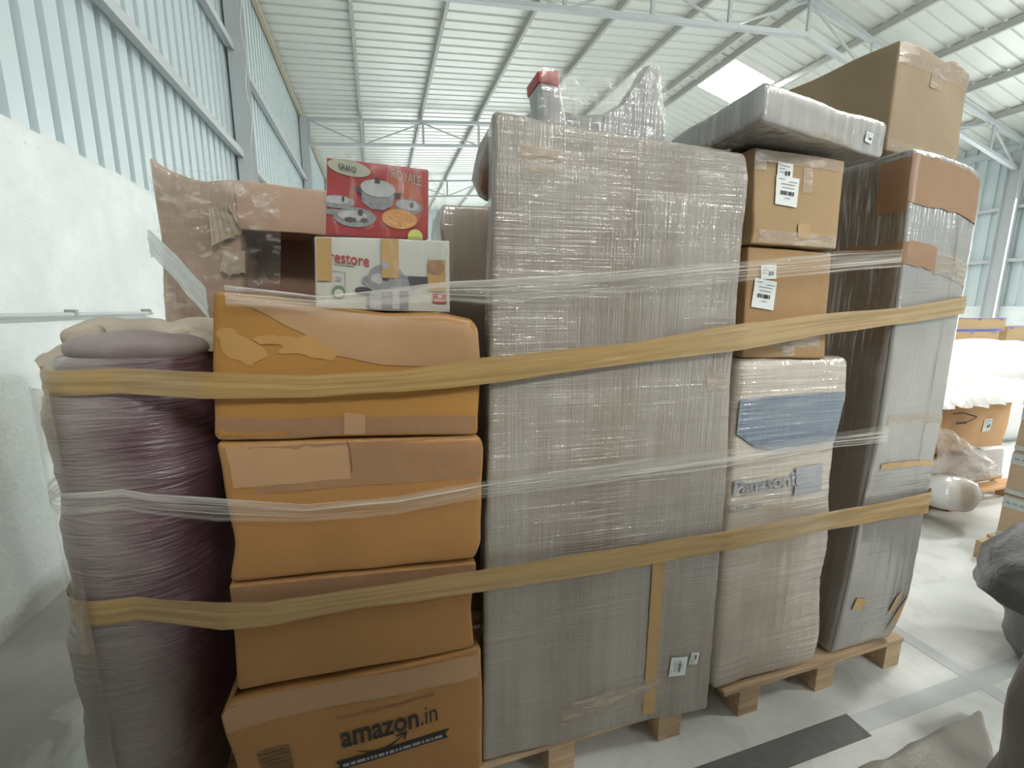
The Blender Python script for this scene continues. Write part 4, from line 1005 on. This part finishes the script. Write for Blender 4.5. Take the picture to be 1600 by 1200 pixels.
# brown sack hanging beside the panel's upper left corner
o = blob('fabric_bundle', [(0.335, 1.30, 1.80, 0.008, 0.02), (0.330, 1.30, 1.815, 0.022, 0.05), (0.326, 1.30, 1.86, 0.030, 0.08), (0.330, 1.30, 1.90, 0.026, 0.08), (0.335, 1.30, 1.95, 0.018, 0.07), (0.34, 1.30, 1.975, 0.01, 0.02)][:], 
         cardboard('chocolate_cloth_in_film', (0.20, 0.11, 0.07), 0.8), None, (0.33, 1.30, 1.8), n=24, amp=0.006, freq=12)
for v in o.data.vertices: v.co.x -= 0.022; v.co.y -= 0.04
tag(o, 'chocolate brown cloth bundle hanging at the upper left edge of the silver panel', 'cloth bundle')

# ------------------------------------------------------------------ bands of film and tape round the whole load
MT['tanband'] = film('tan_stretch_band', (0.40, 0.265, 0.105), 0.68, 0.97, (1.0, 5, 1), 0.28, out='UV', dens=0.36, bs=0.25)
MT['clearband'] = film('clear_stretch_band', (0.72, 0.70, 0.64), 0.10, 0.70, (0.7, 8, 1), 0.15, out='UV', dens=0.47, bs=0.4)
GR = 'stretch bands round the load'
def hug(z0, z1, cx, rx, ry, a0, a1, n=10, g=0.012):
    out = []
    for k in range(n):
        t = math.radians(a0+(a1-a0)*k/(n-1)); c, s_ = math.cos(t), math.sin(t)
        out.append((cx+math.copysign(abs(c)**(2/2.7), c)*(rx+g), 1.345+math.copysign(abs(s_)**(2/2.7), s_)*(ry+g), z1, z0))
    return out
ribbon('stretch_band', hug(1.313, 1.368, -0.566, 0.156, 0.206, 165, 275) + [(-0.366, 1.056, 1.366, 1.308), (-0.159, 1.052, 1.350, 1.298), (0.037, 1.052, 1.354, 1.303), (0.235, 1.056, 1.377, 1.309),
    (0.609, 1.040, 1.404, 1.348), (1.005, 1.012, 1.460, 1.383), (1.364, 1.052, 1.487, 1.422), (1.740, 1.068, 1.509, 1.452), (2.06, 1.070, 1.550, 1.488), (2.105, 1.10, 1.55, 1.49), (2.11, 1.8, 1.56, 1.50)],
    MT['tanband'], 'tan stretch band round the load at the height of the topmost left carton', 'stretch film', GR)
ribbon('stretch_band', hug(0.77, 0.834, -0.598, 0.150, 0.203, 165, 275) + [(-0.38, 1.056, 0.830, 0.758), (-0.281, 1.052, 0.815, 0.751), (-0.078, 1.052, 0.807, 0.754), (0.237, 1.056, 0.800, 0.732),
    (0.608, 1.038, 0.805, 0.734), (1.032, 1.010, 0.817, 0.750), (1.483, 1.052, 0.795, 0.724), (1.77, 1.066, 0.788, 0.713), (2.055, 1.068, 0.793, 0.704), (2.11, 1.10, 0.79, 0.71), (2.115, 1.8, 0.79, 0.71)],
    MT['tanband'], 'tan stretch band round the load low across the silver panel', 'stretch film', GR)
ribbon('stretch_band', [(-0.30, 1.05, 1.545, 1.50), (-0.12, 1.06, 1.524, 1.494), (0.163, 1.06, 1.558, 1.516), (0.267, 1.066, 1.567, 1.508), (0.6, 1.040, 1.594, 1.533), (0.990, 1.012, 1.633, 1.577), (1.359, 1.052, 1.674, 1.612), (1.690, 1.068, 1.703, 1.645)],
    MT['clearband'], 'clear stretch band across the upper part of the silver panel and labelled cartons', 'stretch film', GR)
ribbon('stretch_band', hug(1.05, 1.10, -0.585, 0.156, 0.212, 165, 275, g=0.014) + [(-0.50, 1.100, 1.09, 1.04), (-0.37, 1.056, 1.085, 1.028), (-0.18, 1.052, 1.045, 1.001), (0.025, 1.052, 1.040, 0.992), (0.239, 1.056, 1.054, 1.004), (0.596, 1.040, 1.071, 1.013), (1.020, 1.010, 1.090, 1.032), (1.433, 1.052, 1.085, 1.034), (1.755, 1.066, 1.088, 1.024)],
    MT['clearband'], 'clear stretch band across the middle of the silver panel', 'stretch film', GR)

# ------------------------------------------------------------------ loads in the right background
MT['whitefilm'] = wrapped('white_plastic_sheet', (0.80, 0.80, 0.78), (0.92, 0.92, 0.90), 0.4, 0.9, 0.3, 0.5, 0.3)
MT['wfilm2'] = film('loose_clear_bag', (0.86, 0.84, 0.80), 0.45, 0.95, (9, 9, 14), 0.15, (0, 0.7, 0))
pallet(3.30, 4.95, 1.98, 2.95, 'orange wooden pallet under the rope marked carton in the right background', bx=[3.30, 4.05, 4.84], mat='wood_o')
b8 = Box([(3.70, 2.02, 0.46), (4.62, 2.02, 0.46), (4.66, 2.02, 0.90), (3.72, 2.02, 0.90)], (0, 0.8, 0), r=0.012, amp=0.006, seed=21)
t8 = thing('background_carton', 'orange brown carton with round handle hole and small white sticker, on the orange pallet load', 'carton', b8.base)
b8.build('body', MT['card_orange'], t8, 0.05)
label_on(b8, t8, 0.72, 0.42, 0.10, 0.10, 0.05, True)
b8.shape('hand_hole', MT['ink'], t8, [ellipse(0.62, 0.80, 0.030, 0.035)]); b8.shape('arrow_symbols', MT['ink'], t8, [rect(0.10, 0.12, 0.78, 0.9), rect(0.14, 0.16, 0.78, 0.9), rect(0.08, 0.18, 0.75, 0.77)])
b8.shape('printed_loop', MT['ink'], t8, [rect(0.28, 0.40, 0.66, 0.68), [(0.40, 0.66), (0.56, 0.58), (0.56, 0.60), (0.40, 0.68)], [(0.56, 0.58), (0.46, 0.50), (0.46, 0.52), (0.56, 0.60)], rect(0.34, 0.46, 0.48, 0.52)])
b9 = Box([(3.60, 2.05, 0.150), (4.80, 2.05, 0.150), (4.78, 2.05, 0.425), (3.60, 2.05, 0.425)], (0, 0.8, 0), r=0.04, amp=0.010, freq=4, seed=22)
t9 = thing('wrapped_bundle', 'dusky purple bundle in film on the orange pallet, under the orange brown carton', 'wrapped goods', b9.base)
b9.build('body', wrapped('dusky_purple_in_film', (0.33, 0.24, 0.22), (0.66, 0.62, 0.58), 0.3, 0.7, 0.5, 0.6), t9, 0.05)
o = grid_sheet('plastic_sheet', [(3.62, 1.93, 0.84), (4.80, 1.93, 0.82), (4.80, 2.95, 0.96), (3.62, 2.95, 0.96)], MT['whitefilm'], None, 40, 30,
    lambda a, b: (0, 0.02*math.sin(a*40)*(1-min(1, b*8)), 0.12*min(1, b*9) + 0.05*noise.noise(V((a*6, b*5, 1))) + 0.02*noise.noise(V((a*18, b*14, 2)))), (4.3, 2.4, 0.9))
tag(o, 'crumpled white plastic sheet draped over the orange brown carton', 'plastic sheet')
o = grid_sheet('clear_plastic_bag', [(3.70, 1.90, 0.28), (4.35, 1.86, 0.30), (4.30, 1.92, 0.42), (3.72, 1.96, 0.72)], MT['wfilm2'], None, 30, 24,
    lambda a, b: (0, -0.06*math.sin(math.pi*a)*math.sin(math.pi*b) + 0.03*noise.noise(V((a*5, b*5, 4))), 0.03*noise.noise(V((a*6, b*6, 8)))), (4, 1.9, 0.3))
tag(o, 'loose clear plastic bag hanging over the front of the orange pallet load', 'plastic bag')
o = blob('white_bundle', [(3.80, 1.88, 0.135, 0.10, 0.10), (3.80, 1.88, 0.16, 0.17, 0.13), (3.80, 1.88, 0.24, 0.19, 0.14), (3.79, 1.88, 0.32, 0.16, 0.12), (3.78, 1.88, 0.36, 0.08, 0.06), (3.78, 1.88, 0.365, 0.01, 0.01)], MT['whitefilm'], None, (3.80, 1.88, 0.135), amp=0.015, freq=9)
tag(o, 'glossy white plastic bundle at the near left corner of the orange pallet', 'wrapped goods')
# load with printed tape, far right
pallet(3.44, 4.5, 1.46, 2.4, 'wooden pallet end showing under the printed tape carton at the right edge', bx=[3.44, 3.9, 4.40], z0=0.0) if False else None
tp_ = thing('wooden_pallet', 'small wooden pallet end under the printed tape cartons at the right edge', 'pallet', (3.6, 1.6, 0), 'wooden pallets under the wrapped loads')
for k, y in enumerate((1.44, 1.0)):
    m = MB(); m.box(3.46, 3.60, y, y+0.10, 0.0, 0.11); m.build('block', MT['wood'], tp_, bevel=0.003)
m = MB(); m.box(3.56, 4.45, 1.0, 1.54, 0.111, 0.13); m.build('deck_board', MT['wood'], tp_)
MT['stack_card'] = cardboard('tape_wrapped_board', (0.50, 0.35, 0.23), 0.5); MT['ptape'] = plain('pale_printed_tape', (0.56, 0.60, 0.58), 0.35, 0, 0.15, 40)
zz = 0.134
for k, h in enumerate((0.27, 0.27, 0.27, 0.27)):
    bb = Box([(3.60, 1.02, zz), (4.4, 1.02, zz), (4.4, 1.02, zz+h), (3.60+0.005*k, 1.02, zz+h)], (0, 0.5, 0), r=0.008, amp=0.003, seed=30+k)
    tt = thing('taped_carton', 'brown carton banded with pale printed tape at the right edge, %s of its stack' % ['lowest', 'second', 'third', 'topmost'][k], 'carton', bb.base, 'tape banded cartons at the right edge')
    bb.build('body', MT['stack_card'], tt, 0.05)
    p_ = bb.patch('printed_tape', MT['ptape'], tt, 0.0, 1.0, 0.70, 0.95, face='left', off=0.003, ragged=0.004)
    bb.patch('printed_tape', MT['ptape'], tt, 0.0, 1.0, 0.02, 0.12, face='left', off=0.003, ragged=0.004)
    bb.shape('tape_marks', MT['ink_grey'], tt, [rect(0.03+0.06*q, 0.07+0.06*q, 0.80, 0.84) for q in range(15)], face='left', off=0.004)
    zz += h+0.002
# white heap further back
o = blob('white_covered_heap', [(6.9, 3.6, 0.0, 1.3, 0.6), (6.9, 3.6, 0.1, 1.4, 0.7)] + [(6.9, 3.6, 0.1+0.9*k/8, 1.4, 0.7) for k in range(1, 8)] + [(6.9, 3.6, 1.05, 1.25, 0.55), (6.9, 3.6, 1.12, 0.8, 0.35), (6.9, 3.6, 1.14, 0.02, 0.02)], MT['whitefilm'], None, (6.9, 3.6, 0), n=60, amp=0.04, freq=2.5)
tag(o, 'wide heap covered with bright white plastic behind the orange pallet load', 'covered goods')
o = blob('white_bundle', [(7.3, 5.0, 0.0, 0.5, 0.3), (7.3, 5.0, 0.3, 0.55, 0.35), (7.3, 5.0, 0.8, 0.5, 0.3), (7.35, 5.0, 1.12, 0.4, 0.25), (7.5, 5.0, 1.22, 0.2, 0.1), (7.5, 5.0, 1.23, 0.01, 0.01)], MT['whitefilm'], None, (7.3, 5.0, 0), amp=0.05, freq=3)
tag(o, 'tilted white plastic bundle behind the white covered heap', 'wrapped goods')
b10 = Box([(8.4, 4.6, 0.0), (9.95, 4.6, 0.0), (9.95, 4.6, 0.93), (8.4, 4.6, 0.93)], (0, 1.0, 0), r=0.06, amp=0.03, freq=2, seed=40)
t10 = thing('wrapped_goods', 'grey film wrapped load carrying two blue taped cartons', 'wrapped goods', b10.base)
b10.build('body', wrapped('grey_load_in_film', (0.40, 0.37, 0.36), (0.66, 0.65, 0.64), 0.3, 0.7, 0.6, 0.6), t10, 0.08)
MT['bluetape'] = plain('blue_purple_tape', (0.10, 0.11, 0.36), 0.4)
for (x0, x1, y, z0, h, lb) in ((8.55, 9.75, 4.65, 0.985, 0.19, 'pale carton edged with blue tape, lower of the pair by the right wall'), (8.68, 9.86, 4.65, 1.180, 0.20, 'pale carton edged with blue tape, upper of the pair by the right wall'),
                               (10.6, 11.7, 4.9, 0.62, 0.30, 'pale carton edged with dark tape, lower of the pair at the right frame edge'), (10.7, 11.8, 4.9, 0.93, 0.30, 'pale carton edged with dark tape, upper of the pair at the right frame edge')):
    bb = Box([(x0, y, z0), (x1, y-0.1, z0), (x1, y-0.1, z0+h), (x0, y, z0+h)], (0, 0.6, 0), r=0.01, amp=0.004, seed=int(x0*7))
    tt = thing('taped_carton', lb, 'carton', bb.base, 'blue taped cartons far right')
    bb.build('body', MT['card_light'], tt, 0.08)
    bb.patch('blue_tape', MT['bluetape'], tt, 0, 1, 0.0, 0.12, off=0.004, ragged=0.01); bb.patch('blue_tape', MT['bluetape'], tt, 0, 1, 0.93, 0.995, off=0.004, ragged=0.01)
    for u in (0.08, 0.5, 0.9): bb.patch('blue_tape', MT['bluetape'], tt, u-0.03, u+0.03, 0.80, 0.95, off=0.005)
o = blob('wrapped_goods', [(11.2, 5.2, 0.0, 0.6, 0.3), (11.2, 5.2, 0.3, 0.65, 0.35), (11.2, 5.2, 0.53, 0.65, 0.35), (11.2, 5.2, 0.58, 0.6, 0.3), (11.2, 5.2, 0.582, 0.01, 0.01)], MT['whitefilm'], None, (11.2, 5.2, 0), amp=0.02, freq=3)
tag(o, 'white wrapped load under the dark taped cartons at the right frame edge', 'wrapped goods')

# ------------------------------------------------------------------ dark bundles near the camera, bottom right
def bag_mat(name, c, c2):
    m, nt, b = M(name)
    n = noi(nt, 5, coords(nt), 5, 0.6, 1.0); w = noi(nt, 1.0, coords(nt, (60, 60, 8), (0.3, 0.2, 0)), 4, 0.6, 0.6)
    lk(nt, mix(nt, n, c, c2), b.inputs['Base Color']); b.inputs['Roughness'].default_value = 0.38
    lk(nt, bump(nt, w, 0.5, 0.008, bump(nt, n, 0.6, 0.02)), b.inputs['Normal']); return m
MT['bag1'] = bag_mat('charcoal_plastic', (0.06, 0.058, 0.06), (0.15, 0.14, 0.145)); MT['bag2'] = bag_mat('grey_brown_plastic', (0.10, 0.085, 0.08), (0.24, 0.21, 0.20))
MT['tarp'] = bag_mat('grey_tarp', (0.22, 0.20, 0.17), (0.38, 0.36, 0.33))
rg = [(2.80, 0.86, 0.0, 0.20, 0.16), (2.78, 0.86, 0.05, 0.22, 0.18), (2.72, 0.86, 0.25, 0.24, 0.20), (2.60, 0.85, 0.36, 0.30, 0.22), (2.53, 0.84, 0.42, 0.345, 0.23), (2.53, 0.84, 0.49, 0.34, 0.23), (2.56, 0.84, 0.56, 0.30, 0.21), (2.60, 0.84, 0.62, 0.23, 0.17), (2.63, 0.84, 0.655, 0.12, 0.10), (2.63, 0.84, 0.665, 0.01, 0.01)]
def densify(R, k=4):
    out = []
    for a, b in zip(R, R[1:]):
        for i in range(k): out.append(tuple(a[q]+(b[q]-a[q])*i/k for q in range(5)))
    return out + [R[-1]]
o = blob('black_plastic_bundle', densify(rg), MT['bag1'], None, (2.7, 0.86, 0), n=80, amp=0.016, freq=8, power=2.2, seed=3)
tag(o, 'rounded charcoal plastic bundle at the right frame edge in the foreground', 'wrapped goods')
rg = [(1.75, 0.36, 0.0, 0.24, 0.23), (1.75, 0.36, 0.06, 0.255, 0.245), (1.77, 0.36, 0.35, 0.255, 0.245), (1.79, 0.36, 0.60, 0.24, 0.235), (1.81, 0.36, 0.69, 0.16, 0.17), (1.81, 0.36, 0.70, 0.01, 0.01)]
o = blob('grey_plastic_bundle', densify(rg), MT['bag2'], None, (1.75, 0.36, 0), n=60, amp=0.012, freq=6, power=3.5, seed=8)
tag(o, 'grey brown plastic bundle in front of the charcoal bundle, lower right corner', 'wrapped goods')
bU = Box([(1.08, 0.635, 0.0), (1.80, 0.635, 0.0), (1.80, 0.635, 0.06), (1.08, 0.635, 0.05)], (0.0, 0.38, 0), r=0.03, amp=0.008, freq=8, seed=44,
         back=[(1.25, 0.80, 0.0), (2.08, 0.82, 0.0), (2.08, 0.82, 0.055), (1.25, 0.78, 0.05)])
o = bU.build('grey_tarpaulin', MT['tarp'], None, 0.02); tag(o, 'crumpled grey tarpaulin lying on the floor, lower right corner', 'tarpaulin')

# ------------------------------------------------------------------ unseen load added behind the camera to shade the aisle and lower cartons
b11 = Box([(-1.6, -0.62, 0.15), (1.9, -0.62, 0.15), (1.9, -0.62, 2.42), (-1.6, -0.62, 2.42)], (0, -0.9, 0), r=0.03, amp=0.01, freq=2, seed=50,
          back=[(-1.6, -1.85, 0.14), (1.9, -1.85, 0.14), (1.9, -1.85, 2.42), (-1.6, -1.85, 2.42)])
t11 = thing('added_shade_load', 'unseen row of film wrapped brown goods added to shade the aisle', 'wrapped goods', b11.base)
o = b11.build('body', wrapped('dark_brown_shade_load_in_film', (0.16, 0.105, 0.07), (0.26, 0.22, 0.18), 0.1, 0.4, 0.5, 0.4, 0.3), t11, 0.1); o.data.flip_normals()
tp_ = thing('wooden_pallet', 'wooden pallet under the unseen goods added to shade the aisle', 'pallet', (0.1, -1.4, 0), 'wooden pallets under the wrapped loads')
for x in (-1.55, -0.3, 1.0, 1.8):
    m = MB(); m.box(x, x+0.1, -1.8, -0.7, 0, 0.11); m.build('block', MT['wood'], tp_)
m = MB(); m.box(-1.6, 1.9, -1.85, -0.62, 0.111, 0.131); m.build('deck_board', MT['wood'], tp_)
